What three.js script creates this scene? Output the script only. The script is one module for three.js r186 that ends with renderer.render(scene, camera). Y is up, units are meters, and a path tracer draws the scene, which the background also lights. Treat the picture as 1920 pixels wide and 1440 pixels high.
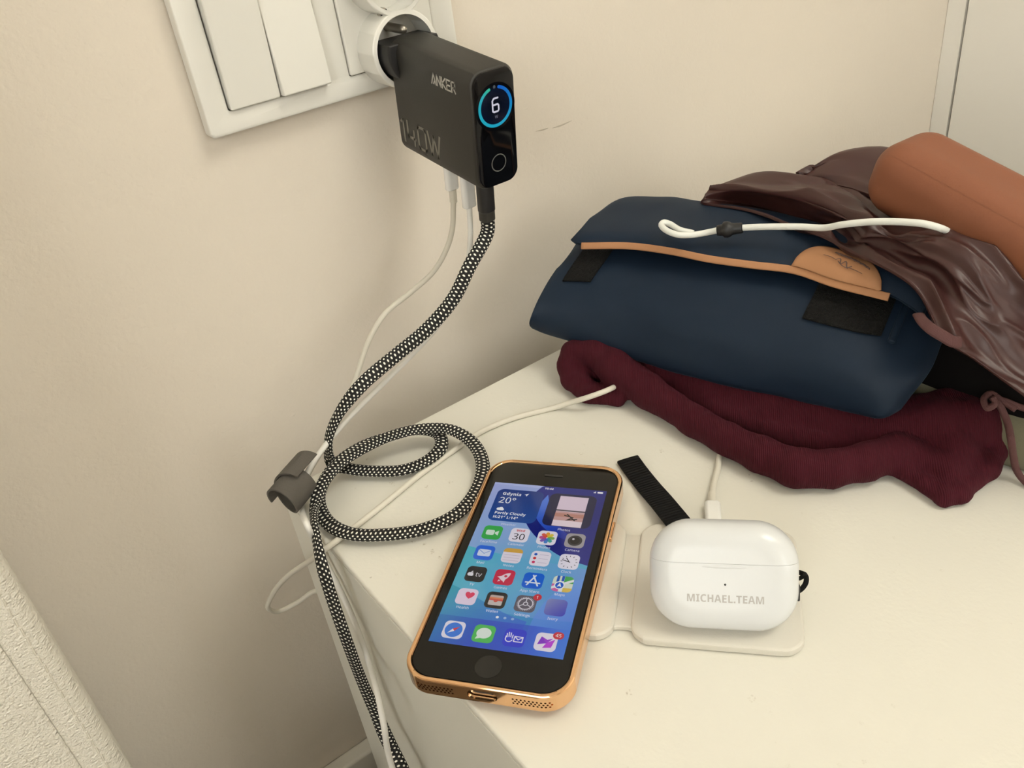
import * as THREE from 'three';
import { RoundedBoxGeometry } from 'three/addons/geometries/RoundedBoxGeometry.js';
import { mergeGeometries, mergeVertices, toCreasedNormals } from 'three/addons/utils/BufferGeometryUtils.js';
import { ImprovedNoise } from 'three/addons/math/ImprovedNoise.js';
import { FontLoader } from 'three/addons/loaders/FontLoader.js';
import { TextGeometry } from 'three/addons/geometries/TextGeometry.js';
import { RectAreaLightUniformsLib } from 'three/addons/lights/RectAreaLightUniformsLib.js';
import { Brush, Evaluator, INTERSECTION, SUBTRACTION } from 'three-bvh-csg';

// ------------------------------------------------------------------ camera, sky, lamps, exposure
// World: the nightstand top is y = 0, its back-left corner is the origin, x runs along the wall, z comes out of the wall. Metres.
const scene = new THREE.Scene();
const camera = new THREE.PerspectiveCamera(47.815, 1920 / 1440, 0.01, 50);
camera.position.set(-0.0922, 0.3003, 0.3973);
camera.up.set(0.4114, 0.8286, -0.3797);
camera.lookAt(-0.0922 + 0.4514, 0.3003 - 0.5471, 0.3973 - 0.7049);
scene.add(camera);
const renderer = new THREE.WebGLRenderer({ antialias: true });
renderer.toneMapping = THREE.LinearToneMapping;
renderer.toneMappingExposure = 0.79;
renderer.shadowMap.enabled = true;
scene.background = new THREE.Color().setRGB(1.0, 0.99, 0.92);
scene.backgroundIntensity = 7.5;                 // daylight beyond the window
RectAreaLightUniformsLib.init();
const ADDED_LAMP = { x: 0.78, y: 2.04, z: 1.2, size: 0.8, power: 13.5, color: new THREE.Color().setRGB(1.0, 0.965, 0.83) };

// ------------------------------------------------------------------ helpers
const WALL = -0.07, FLOOR = -0.42, CEIL = 2.1;
const mm = (a) => new THREE.Vector3(a[0] / 1000, a[1] / 1000, a[2] / 1000);
const noise3 = new ImprovedNoise();
let seed = 7;
const rnd = () => { seed = (seed * 1664525 + 1013904223) >>> 0; return seed / 4294967296; };
const lerp = (a, b, t) => a + (b - a) * t;
const smooth = (a, b, x) => { const t = Math.min(1, Math.max(0, (x - a) / (b - a))); return t * t * (3 - 2 * t); };
const taken = new Map();
function numbered(name) { const n = taken.get(name) || 0; taken.set(name, n + 1); return n ? `${name}_${String(n).padStart(3, '0')}` : name; }
function mesh(name, geo, mat, parent) {
  const m = new THREE.Mesh(geo, mat);
  m.name = parent ? name : numbered(name);
  m.castShadow = m.receiveShadow = true;
  (parent || scene).add(m);
  return m;
}
function thing(name, label, category, p = [0, 0, 0], turn = 0) {
  const g = new THREE.Group();
  g.name = numbered(name); g.position.set(p[0] / 1000, p[1] / 1000, p[2] / 1000); g.rotation.y = turn;
  g.userData = { label, category };
  scene.add(g);
  return g;
}
function struct(name, geo, mat, parent) { const m = mesh(name, geo, mat, parent); if (!parent) m.userData.kind = 'structure'; return m; }
function box(x0, x1, y0, y1, z0, z1, r = 0) {
  const g = r ? new RoundedBoxGeometry(x1 - x0, y1 - y0, z1 - z0, 3, r) : new THREE.BoxGeometry(x1 - x0, y1 - y0, z1 - z0);
  g.translate((x0 + x1) / 2, (y0 + y1) / 2, (z0 + z1) / 2);
  return planarUV(g);
}
// texture coordinates in metres, by the dominant direction of each face
function planarUV(g) {
  const p = g.attributes.position, n = g.attributes.normal, uv = new Float32Array(p.count * 2);
  for (let i = 0; i < p.count; i++) {
    const ax = Math.abs(n.getX(i)), ay = Math.abs(n.getY(i)), az = Math.abs(n.getZ(i));
    let u = p.getX(i), v = p.getZ(i);
    if (ax > ay && ax > az) { u = p.getZ(i); v = p.getY(i); } else if (az >= ay) { u = p.getX(i); v = p.getY(i); }
    uv[2 * i] = u; uv[2 * i + 1] = v;
  }
  g.setAttribute('uv', new THREE.BufferAttribute(uv, 2));
  return g;
}
function roundRect(w, h, r, cx = 0, cy = 0, S = THREE.Shape) {
  const s = new S(), x = cx - w / 2, y = cy - h / 2;
  s.moveTo(x + r, y); s.lineTo(x + w - r, y); s.absarc(x + w - r, y + r, r, -Math.PI / 2, 0, false);
  s.lineTo(x + w, y + h - r); s.absarc(x + w - r, y + h - r, r, 0, Math.PI / 2, false);
  s.lineTo(x + r, y + h); s.absarc(x + r, y + h - r, r, Math.PI / 2, Math.PI, false);
  s.lineTo(x, y + r); s.absarc(x + r, y + r, r, Math.PI, Math.PI * 1.5, false);
  return s;
}
// extrude a shape (metres) to a total depth with a rounded bevel that stays inside the outline
function extrude(shape, depth, bevel = 0, seg = 12, bseg = 3) {
  const g = new THREE.ExtrudeGeometry(shape, bevel
    ? { depth: depth - 2 * bevel, bevelEnabled: true, bevelThickness: bevel, bevelSize: bevel, bevelOffset: -bevel, bevelSegments: bseg, curveSegments: seg }
    : { depth, bevelEnabled: false, curveSegments: seg });
  if (bevel) g.translate(0, 0, bevel);
  return bevel ? toCreasedNormals(g, 0.6) : g;
}
// a sweep of an elliptic or squarish section along points in mm; normals: the direction of the wide side's face at each point
function sweep(pts, { rx, ry = rx, normals = null, seg = 200, radial = 12, power = 2, taper = null, tension = 'centripetal' }) {
  const curve = new THREE.CatmullRomCurve3(pts.map(mm), false, tension);
  const N = pts.length - 1, P = [], T = [];
  for (let i = 0; i <= seg; i++) { P.push(curve.getPoint(i / seg)); T.push(curve.getTangent(i / seg)); }
  const pos = [], uv = [], idx = [];
  let n = new THREE.Vector3(0, 1, 0), len = 0;
  if (Math.abs(T[0].y) > 0.9) n.set(0, 0, 1);
  for (let i = 0; i <= seg; i++) {
    if (i) len += P[i].distanceTo(P[i - 1]);
    if (normals) {
      const f = (i / seg) * N, k = Math.min(N - 1, Math.floor(f)), t = f - k;
      n.set(lerp(normals[k][0], normals[k + 1][0], t), lerp(normals[k][1], normals[k + 1][1], t), lerp(normals[k][2], normals[k + 1][2], t));
    }
    n.addScaledVector(T[i], -n.dot(T[i])).normalize();
    const b = new THREE.Vector3().crossVectors(T[i], n);
    const k = taper ? taper(i / seg) : 1;
    for (let j = 0; j <= radial; j++) {
      const a = (j / radial) * Math.PI * 2, c = Math.cos(a), s = Math.sin(a);
      const ex = Math.sign(c) * Math.pow(Math.abs(c), 2 / power) * rx * k, ey = Math.sign(s) * Math.pow(Math.abs(s), 2 / power) * ry * k;
      pos.push(P[i].x + b.x * ex + n.x * ey, P[i].y + b.y * ex + n.y * ey, P[i].z + b.z * ex + n.z * ey);
      uv.push(len, (j / radial) * 2 * (rx + ry) * 1.0);
    }
  }
  const R = radial + 1;
  for (let i = 0; i < seg; i++) for (let j = 0; j < radial; j++) { const a = i * R + j, b = a + R; idx.push(a, a + 1, b, b, a + 1, b + 1); }
  for (const [i, flip] of [[0, 1], [seg, 0]]) {
    const c = pos.length / 3; pos.push(P[i].x, P[i].y, P[i].z); uv.push(0, 0);
    for (let j = 0; j < radial; j++) flip ? idx.push(c, i * R + j + 1, i * R + j) : idx.push(c, i * R + j, i * R + j + 1);
  }
  const g = new THREE.BufferGeometry();
  g.setAttribute('position', new THREE.Float32BufferAttribute(pos, 3));
  g.setAttribute('uv', new THREE.Float32BufferAttribute(uv, 2));
  g.setIndex(idx); g.computeVertexNormals();
  weldSeam(g, seg, R);
  return g;
}
function weldSeam(g, seg, R) {
  const n = g.attributes.normal;
  for (let i = 0; i <= seg; i++) {
    const a = i * R, b = a + R - 1, v = new THREE.Vector3(n.getX(a) + n.getX(b), n.getY(a) + n.getY(b), n.getZ(a) + n.getZ(b)).normalize();
    n.setXYZ(a, v.x, v.y, v.z); n.setXYZ(b, v.x, v.y, v.z);
  }
}
const cr = (a, b, c, d, t) => 0.5 * (2 * b + (c - a) * t + (2 * a - 5 * b + 4 * c - d) * t * t + (3 * b - a - 3 * c + d) * t * t * t);
// smooth surface through a grid of points in mm: P(u, v), u along rows, v across; loop = closed in v
function surface(grid, loop = false) {
  const n = grid.length, m = grid[0].length;
  const at = (i, j, k) => grid[Math.min(n - 1, Math.max(0, i))][loop ? ((j % m) + m) % m : Math.min(m - 1, Math.max(0, j))][k];
  return (u, v) => {
    const fu = u * (n - 1), fv = v * (loop ? m : m - 1);
    const i = Math.min(n - 2, Math.max(0, Math.floor(fu))), j = loop ? Math.floor(fv) : Math.min(m - 2, Math.max(0, Math.floor(fv)));
    const s = fu - i, t = fv - j, o = [0, 0, 0];
    for (let k = 0; k < 3; k++) {
      const c = [];
      for (let a = -1; a < 3; a++) c.push(cr(at(i + a, j - 1, k), at(i + a, j, k), at(i + a, j + 1, k), at(i + a, j + 2, k), t));
      o[k] = cr(c[0], c[1], c[2], c[3], s) / 1000;
    }
    return new THREE.Vector3(...o);
  };
}
function normalOf(S, u, v, e = 1e-3) {
  const a = S(Math.min(1, u + e), v).sub(S(Math.max(0, u - e), v)), b = S(u, v + e).sub(S(u, v - e));
  return a.cross(b).normalize();
}
// a sheet with thickness (metres) over a surface; lift(u, v) moves it along the normal; side = +1 / -1 picks the outer side
function sheet(S, nu, nv, thick, { side = 1, lift = null, u0 = 0, u1 = 1, v0 = 0, v1 = 1, rim = 0 } = {}) {
  const pos = [], uv = [], idx = [], W = nv + 1, tops = [], bots = [];
  for (let i = 0; i <= nu; i++) for (let j = 0; j <= nv; j++) {
    const u = lerp(u0, u1, i / nu), v = lerp(v0, v1, j / nv);
    const p = S(u, v), cu = Math.min(0.999, Math.max(0.001, u)), cv = Math.min(0.999, Math.max(0.001, v)), n = normalOf(S, cu, cv).multiplyScalar(side);
    let l = lift ? lift(u, v, p) : 0;
    if (rim) { const e = Math.min(i, nu - i) / nu * 14, f = Math.min(j, nv - j) / nv * 14, q = Math.min(1, Math.min(e, f)); l -= rim * (1 - q) * (1 - q); }
    tops.push(p.clone().addScaledVector(n, l)); bots.push(p.clone().addScaledVector(n, l - thick));
  }
  for (const p of tops) pos.push(p.x, p.y, p.z);
  for (const p of bots) pos.push(p.x, p.y, p.z);
  const M = tops.length;
  const lu = tops[0].distanceTo(tops[nu * W]) || 0.1, lv = tops[0].distanceTo(tops[nv]) || 0.1;
  for (let k = 0; k < 2; k++) for (let i = 0; i <= nu; i++) for (let j = 0; j <= nv; j++) uv.push((i / nu) * lu, (j / nv) * lv);
  const quad = (a, b, c, d) => (side > 0 ? idx.push(a, b, c, a, c, d) : idx.push(a, c, b, a, d, c));
  for (let i = 0; i < nu; i++) for (let j = 0; j < nv; j++) {
    const a = i * W + j;
    quad(a, a + W, a + W + 1, a + 1); quad(M + a, M + a + 1, M + a + W + 1, M + a + W);
  }
  for (let i = 0; i < nu; i++) { const a = i * W, b = a + W, c = a + nv, d = b + nv; quad(a, M + a, M + b, b); quad(c, d, M + d, M + c); }
  for (let j = 0; j < nv; j++) { const a = j, b = j + 1, c = nu * W + j, d = c + 1; quad(a, b, M + b, M + a); quad(c, M + c, M + d, d); }
  const g = new THREE.BufferGeometry();
  g.setAttribute('position', new THREE.Float32BufferAttribute(pos, 3));
  g.setAttribute('uv', new THREE.Float32BufferAttribute(uv, 2));
  g.setIndex(idx); g.computeVertexNormals();
  return g;
}
// closed body through rings of points (mm); ends closed with fans
function loft(grid, nu, nv, lift = null) {
  const S = surface(grid, true), pos = [], uv = [], idx = [], W = nv + 1;
  for (let i = 0; i <= nu; i++) for (let j = 0; j <= nv; j++) {
    const u = i / nu, v = j / nv, p = S(u, v);
    if (lift) p.addScaledVector(normalOf(S, Math.min(0.999, Math.max(0.001, u)), v), lift(u, v, p));
    pos.push(p.x, p.y, p.z); uv.push(u * 0.22, v * 0.3);
  }
  for (let i = 0; i < nu; i++) for (let j = 0; j < nv; j++) { const a = i * W + j, b = a + W; idx.push(a, b, b + 1, a, b + 1, a + 1); }
  for (const i of [0, nu]) {
    const c = new THREE.Vector3(), k = pos.length / 3;
    for (let j = 0; j < nv; j++) c.add(new THREE.Vector3(...pos.slice((i * W + j) * 3, (i * W + j) * 3 + 3)));
    c.divideScalar(nv); pos.push(c.x, c.y, c.z); uv.push(0, 0);
    for (let j = 0; j < nv; j++) i ? idx.push(k, i * W + j + 1, i * W + j) : idx.push(k, i * W + j, i * W + j + 1);
  }
  const g = new THREE.BufferGeometry();
  g.setAttribute('position', new THREE.Float32BufferAttribute(pos, 3));
  g.setAttribute('uv', new THREE.Float32BufferAttribute(uv, 2));
  g.setIndex(idx); g.computeVertexNormals(); weldSeam(g, nu, W);
  return g;
}
// surface nets over a distance field f(x, y, z) in metres
function surfaceNets(f, lo, hi, h) {
  const nx = Math.ceil((hi[0] - lo[0]) / h) + 1, ny = Math.ceil((hi[1] - lo[1]) / h) + 1, nz = Math.ceil((hi[2] - lo[2]) / h) + 1;
  const F = new Float32Array(nx * ny * nz), id = (i, j, k) => (i * ny + j) * nz + k;
  for (let i = 0; i < nx; i++) for (let j = 0; j < ny; j++) for (let k = 0; k < nz; k++) F[id(i, j, k)] = f(lo[0] + i * h, lo[1] + j * h, lo[2] + k * h);
  const map = new Int32Array(nx * ny * nz).fill(-1), pos = [], idx = [];
  for (let i = 0; i < nx - 1; i++) for (let j = 0; j < ny - 1; j++) for (let k = 0; k < nz - 1; k++) {
    let cnt = 0, x = 0, y = 0, z = 0, any = 0;
    for (let e = 0; e < 8; e++) if (F[id(i + (e & 1), j + ((e >> 1) & 1), k + (e >> 2))] < 0) any |= 1; else any |= 2;
    if (any !== 3) continue;
    for (let a = 0; a < 8; a++) for (const d of [1, 2, 4]) {
      if (a & d) continue;
      const b = a | d, fa = F[id(i + (a & 1), j + ((a >> 1) & 1), k + (a >> 2))], fb = F[id(i + (b & 1), j + ((b >> 1) & 1), k + (b >> 2))];
      if ((fa < 0) === (fb < 0)) continue;
      const t = fa / (fa - fb);
      x += (a & 1) + (d === 1 ? t : 0); y += ((a >> 1) & 1) + (d === 2 ? t : 0); z += (a >> 2) + (d === 4 ? t : 0); cnt++;
    }
    map[id(i, j, k)] = pos.length / 3;
    pos.push(lo[0] + (i + x / cnt) * h, lo[1] + (j + y / cnt) * h, lo[2] + (k + z / cnt) * h);
  }
  const face = (a, b, c, d, flip) => { if (Math.min(a, b, c, d) >= 0) flip ? idx.push(a, c, b, a, d, c) : idx.push(a, b, c, a, c, d); };
  for (let i = 1; i < nx - 1; i++) for (let j = 1; j < ny - 1; j++) for (let k = 1; k < nz - 1; k++) {
    const s = F[id(i, j, k)] < 0;
    if (s !== F[id(i + 1, j, k)] < 0) face(map[id(i, j - 1, k - 1)], map[id(i, j, k - 1)], map[id(i, j, k)], map[id(i, j - 1, k)], !s);
    if (s !== F[id(i, j + 1, k)] < 0) face(map[id(i - 1, j, k - 1)], map[id(i - 1, j, k)], map[id(i, j, k)], map[id(i, j, k - 1)], !s);
    if (s !== F[id(i, j, k + 1)] < 0) face(map[id(i - 1, j - 1, k)], map[id(i, j - 1, k)], map[id(i, j, k)], map[id(i - 1, j, k)], !s);
  }
  const g = new THREE.BufferGeometry();
  g.setAttribute('position', new THREE.Float32BufferAttribute(pos, 3));
  g.setIndex(idx); g.computeVertexNormals();
  // smooth normals from the field
  const p = g.attributes.position, n = g.attributes.normal, e = h * 0.7;
  for (let i = 0; i < p.count; i++) {
    const X = p.getX(i), Y = p.getY(i), Z = p.getZ(i);
    const v = new THREE.Vector3(f(X + e, Y, Z) - f(X - e, Y, Z), f(X, Y + e, Z) - f(X, Y - e, Z), f(X, Y, Z + e) - f(X, Y, Z - e));
    if (v.lengthSq() > 0) { v.normalize(); n.setXYZ(i, v.x, v.y, v.z); }
  }
  const uv = new Float32Array(p.count * 2);
  for (let i = 0; i < p.count; i++) { uv[2 * i] = p.getX(i) + 0.6 * p.getY(i); uv[2 * i + 1] = p.getZ(i) - 0.6 * p.getY(i); }
  g.setAttribute('uv', new THREE.BufferAttribute(uv, 2));
  return g;
}
// distance field of chains of tapered balls: each chain is [[x, y, z, r], ...] in mm, joined with a smooth minimum of width k
function chains(list, k) {
  const segs = [];
  for (const c of list) for (let i = 0; i + 1 < c.length; i++) segs.push([...c[i].map((q) => q / 1000), ...c[i + 1].map((q) => q / 1000)]);
  return (x, y, z) => {
    let d = 1;
    for (const [ax, ay, az, ar, bx, by, bz, br] of segs) {
      const dx = bx - ax, dy = by - ay, dz = bz - az, px = x - ax, py = y - ay, pz = z - az;
      let t = (px * dx + py * dy + pz * dz) / (dx * dx + dy * dy + dz * dz + 1e-12); t = t < 0 ? 0 : t > 1 ? 1 : t;
      const ex = px - dx * t, ey = py - dy * t, ez = pz - dz * t, q = Math.sqrt(ex * ex + ey * ey + ez * ez) - (ar + (br - ar) * t);
      const h = Math.max(k - Math.abs(d - q), 0) / k;
      d = Math.min(d, q) - h * h * k * 0.25;
    }
    return d;
  };
}
const withR = (p, r) => [...p, r];
const lin = (r, g, b) => new THREE.Color().setRGB(r, g, b);
function dataTex(n, m, fn, srgb = false) {
  const d = new Uint8Array(n * m * 4);
  for (let y = 0; y < m; y++) for (let x = 0; x < n; x++) { const c = fn(x / n, y / m, x, y); for (let k = 0; k < 4; k++) d[(y * n + x) * 4 + k] = k === 3 ? 255 : Math.max(0, Math.min(255, Math.round((Array.isArray(c) ? c[k] : c) * 255))); }
  const t = new THREE.DataTexture(d, n, m);
  t.wrapS = t.wrapT = THREE.RepeatWrapping; t.magFilter = THREE.LinearFilter; t.minFilter = THREE.LinearMipmapLinearFilter; t.generateMipmaps = true;
  if (srgb) t.colorSpace = THREE.SRGBColorSpace;
  t.needsUpdate = true;
  return t;
}
// tiling noise: layered value noise that repeats over the unit square
function tileNoise(s0, oct) {
  const tabs = [];
  for (let o = 0; o < oct; o++) { const n = s0 << o, a = []; for (let i = 0; i < n * n; i++) a.push(rnd()); tabs.push([n, a]); }
  return (u, v) => {
    let s = 0, w = 0, amp = 1;
    for (const [n, a] of tabs) {
      const x = u * n, y = v * n, i = Math.floor(x), j = Math.floor(y), fx = smooth(0, 1, x - i), fy = smooth(0, 1, y - j);
      const g = (p, q) => a[(((q % n) + n) % n) * n + (((p % n) + n) % n)];
      s += amp * lerp(lerp(g(i, j), g(i + 1, j), fx), lerp(g(i, j + 1), g(i + 1, j + 1), fx), fy); w += amp; amp *= 0.6;
    }
    return s / w;
  };
}
function rep(tex, metresU, metresV = metresU) { const t = tex.clone(); t.repeat.set(1 / metresU, 1 / metresV); t.needsUpdate = true; return t; }
function canvasTex(w, h, draw) {
  const c = document.createElement('canvas'); c.width = w; c.height = h;
  draw(c.getContext('2d'), w, h);
  const t = new THREE.CanvasTexture(c); t.colorSpace = THREE.SRGBColorSpace; t.magFilter = THREE.LinearFilter; t.anisotropy = 8;
  return t;
}
const std = (o) => new THREE.MeshStandardMaterial(o), phys = (o) => new THREE.MeshPhysicalMaterial(o);

// ------------------------------------------------------------------ materials
const nzA = tileNoise(8, 5), nzB = tileNoise(32, 3), nzC = tileNoise(4, 4);
const plasterTex = dataTex(512, 512, (u, v) => 0.55 * nzA(u, v) + 0.45 * nzB(u, v));
const leatherTex = dataTex(256, 256, (u, v) => { const a = nzA(u, v), b = nzB(u, v); return 0.4 * b + 0.6 * Math.abs(2 * a - 1); });
const grainTex = dataTex(256, 256, (u, v) => nzB(u, v));
const weaveTex = dataTex(64, 64, (u, v) => 0.5 + 0.25 * Math.sin(u * Math.PI * 16) * Math.cos(v * Math.PI * 16) + 0.2 * (rnd() - 0.5));
const twillTex = dataTex(128, 128, (u, v) => 0.5 + 0.42 * Math.sin((u + v) * Math.PI * 2 * 8) * (0.75 + 0.25 * Math.sin((u - v) * Math.PI * 2 * 16)));
const fuzzTex = dataTex(256, 256, (u, v) => Math.pow(nzB(u, v), 1.5) * 0.6 + 0.4 * rnd());
const ribTex = dataTex(64, 16, (u) => 0.5 + 0.5 * Math.sin(u * Math.PI * 2 * 4));
const M = {
  wall: std({ color: lin(0.765, 0.7, 0.61), roughness: 0.92, bumpMap: rep(plasterTex, 0.07), bumpScale: 0.0004 }),
  ceiling: std({ color: lin(0.85, 0.84, 0.8), roughness: 0.95 }),
  floor: std({ color: lin(0.11, 0.07, 0.042), roughness: 0.5 }),
  trim: std({ color: lin(0.82, 0.8, 0.74), roughness: 0.5 }),
  switchWhite: phys({ color: lin(0.79, 0.78, 0.73), roughness: 0.32, clearcoat: 0.25, clearcoatRoughness: 0.2 }),
  steel: std({ color: lin(0.42, 0.39, 0.34), metalness: 0.9, roughness: 0.38 }),
  lacquer: phys({ color: lin(0.725, 0.71, 0.64), roughness: 0.42, clearcoat: 0.2, clearcoatRoughness: 0.35, bumpMap: rep(grainTex, 0.05), bumpScale: 0.00006 }),
  door: phys({ color: lin(0.92, 0.9, 0.85), roughness: 0.35 }),
  charger: std({ color: lin(0.033, 0.031, 0.027), roughness: 0.5, metalness: 0.2, bumpMap: rep(grainTex, 0.01), bumpScale: 0.00004 }),
  blackPlastic: std({ color: lin(0.012, 0.012, 0.013), roughness: 0.45 }),
  glassBlack: phys({ color: lin(0.003, 0.003, 0.004), roughness: 0.08, specularIntensity: 0.6 }),
  printSilver: std({ color: lin(0.5, 0.49, 0.46), roughness: 0.4, metalness: 0.3 }),
  printGrey: std({ color: lin(0.2, 0.19, 0.165), roughness: 0.4, metalness: 0.3 }),
  whitePlastic: phys({ color: lin(0.84, 0.84, 0.82), roughness: 0.25, clearcoat: 0.3 }),
  whiteCable: std({ color: lin(0.74, 0.73, 0.69), roughness: 0.55 }),
  greyCable: std({ color: lin(0.66, 0.63, 0.55), roughness: 0.6 }),
  gold: std({ color: lin(0.8, 0.5, 0.28), metalness: 1, roughness: 0.12 }),
  goldClear: phys({ color: lin(0.72, 0.34, 0.12), metalness: 0.75, roughness: 0.3 }),
  phoneGlass: phys({ color: lin(0.005, 0.005, 0.004), roughness: 0.1, specularIntensity: 0.6 }),
  phoneDark: std({ color: lin(0.02, 0.02, 0.02), roughness: 0.5 }),
  homeButton: phys({ color: lin(0.012, 0.012, 0.011), roughness: 0.2, specularIntensity: 0.7 }),
  silver: std({ color: lin(0.8, 0.76, 0.7), metalness: 1, roughness: 0.2 }),
  pad: std({ color: lin(0.635, 0.61, 0.545), roughness: 0.8, bumpMap: rep(grainTex, 0.02), bumpScale: 0.00005 }),
  buds: phys({ color: lin(0.67, 0.69, 0.71), roughness: 0.22, specularIntensity: 0.7, clearcoat: 0.08, clearcoatRoughness: 0.08 }),
  budsPrint: std({ color: lin(0.42, 0.41, 0.4), roughness: 0.4 }),
  elastic: phys({ color: lin(0.005, 0.005, 0.005), roughness: 0.85, specularIntensity: 0.4 }),
  navy: phys({ color: lin(0.006, 0.0165, 0.036), roughness: 0.62, specularIntensity: 0.6, sheen: 0.36, sheenColor: lin(0.26, 0.36, 0.46), sheenRoughness: 0.5, bumpMap: rep(weaveTex, 0.006), bumpScale: 0.00005 }),
  tan: std({ color: lin(0.43, 0.21, 0.1), roughness: 0.7, bumpMap: rep(leatherTex, 0.02), bumpScale: 0.00012 }),
  ink: std({ color: lin(0.12, 0.07, 0.06), roughness: 0.7 }),
  velcro: phys({ color: lin(0.006, 0.006, 0.006), roughness: 0.8, specularIntensity: 0.6, bumpMap: rep(fuzzTex, 0.045), bumpScale: 0.003 }),
  velcroGrey: std({ color: lin(0.1, 0.09, 0.078), roughness: 0.9, bumpMap: rep(weaveTex, 0.006), bumpScale: 0.00025 }),
  cord: std({ color: lin(0.78, 0.8, 0.76), roughness: 0.6 }),
  nylon: phys({ color: lin(0.05, 0.0175, 0.0155), roughness: 0.42, sheen: 0.12, sheenColor: lin(0.4, 0.25, 0.22), sheenRoughness: 0.4, bumpMap: rep(weaveTex, 0.004), bumpScale: 0.00002 }),
  drawcord: std({ color: lin(0.09, 0.034, 0.033), roughness: 0.8, bumpMap: rep(weaveTex, 0.005), bumpScale: 0.0002 }),
  sweater: phys({ color: lin(0.055, 0.0065, 0.013), roughness: 0.85, specularIntensity: 0.35, sheen: 0.2, sheenColor: lin(0.45, 0.15, 0.2), sheenRoughness: 0.6, bumpMap: rep(twillTex, 0.011), bumpScale: 0.00035 }),
  terracotta: std({ color: lin(0.235, 0.08, 0.036), roughness: 0.62, bumpMap: rep(grainTex, 0.015), bumpScale: 0.00008 }),
  shadeBlack: phys({ color: lin(0.005, 0.004, 0.004), roughness: 0.95, specularIntensity: 0.2 }),  // near-black colour standing in for deep shade under the jacket
  olive: std({ color: lin(0.165, 0.155, 0.1), roughness: 0.85, bumpMap: rep(weaveTex, 0.006), bumpScale: 0.0002 }),
  brass: std({ color: lin(0.5, 0.38, 0.18), metalness: 0.9, roughness: 0.4 }),
  leather: phys({ color: lin(0.78, 0.745, 0.66), roughness: 0.5, bumpMap: rep(leatherTex, 0.03), bumpScale: 0.0013 }),
  blanket: std({ color: lin(0.2, 0.165, 0.13), roughness: 0.95, bumpMap: rep(weaveTex, 0.02), bumpScale: 0.0006 }),
  thread: std({ color: lin(0.7, 0.66, 0.57), roughness: 0.8 }),
  addedLampGlow: std({ color: lin(0.8, 0.8, 0.8), roughness: 0.6, emissive: lin(1, 0.95, 0.86), emissiveIntensity: 1.4 }),
  pane: phys({ color: lin(1, 1, 1), roughness: 0, transmission: 1, thickness: 0 }),
};
// braided sleeve: black with staggered white stitches
const braidTex = dataTex(128, 64, (u, v) => {
  let w = 0;
  for (const [cx, cy] of [[0.25, 0.25], [0.75, 0.75]]) for (const ox of [-1, 0, 1]) for (const oy of [-1, 0, 1]) {
    const dx = u - cx - ox, dy = v - cy - oy, a = dx * 0.97 + dy * 0.2, b = dy * 0.97 - dx * 0.2;
    w = Math.max(w, smooth(1.15, 0.85, Math.hypot(a / 0.2, b / 0.15)));
  }
  return [lerp(0.02, 0.97, w), lerp(0.02, 0.96, w), lerp(0.021, 0.92, w)];
}, true);
const braidBump = dataTex(128, 64, (u, v) => 0.5 + 0.25 * (Math.cos((u + v) * Math.PI * 2) + Math.cos((u - v) * Math.PI * 2)));
M.braid = std({ map: rep(braidTex, 0.0025, 0.0021), roughness: 0.7, bumpMap: rep(braidBump, 0.0025, 0.0021), bumpScale: 0.0005 });
M.strapRib = phys({ color: lin(0.006, 0.006, 0.006), roughness: 0.85, specularIntensity: 0.4, bumpMap: rep(ribTex, 0.008), bumpScale: 0.0006 });

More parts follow.
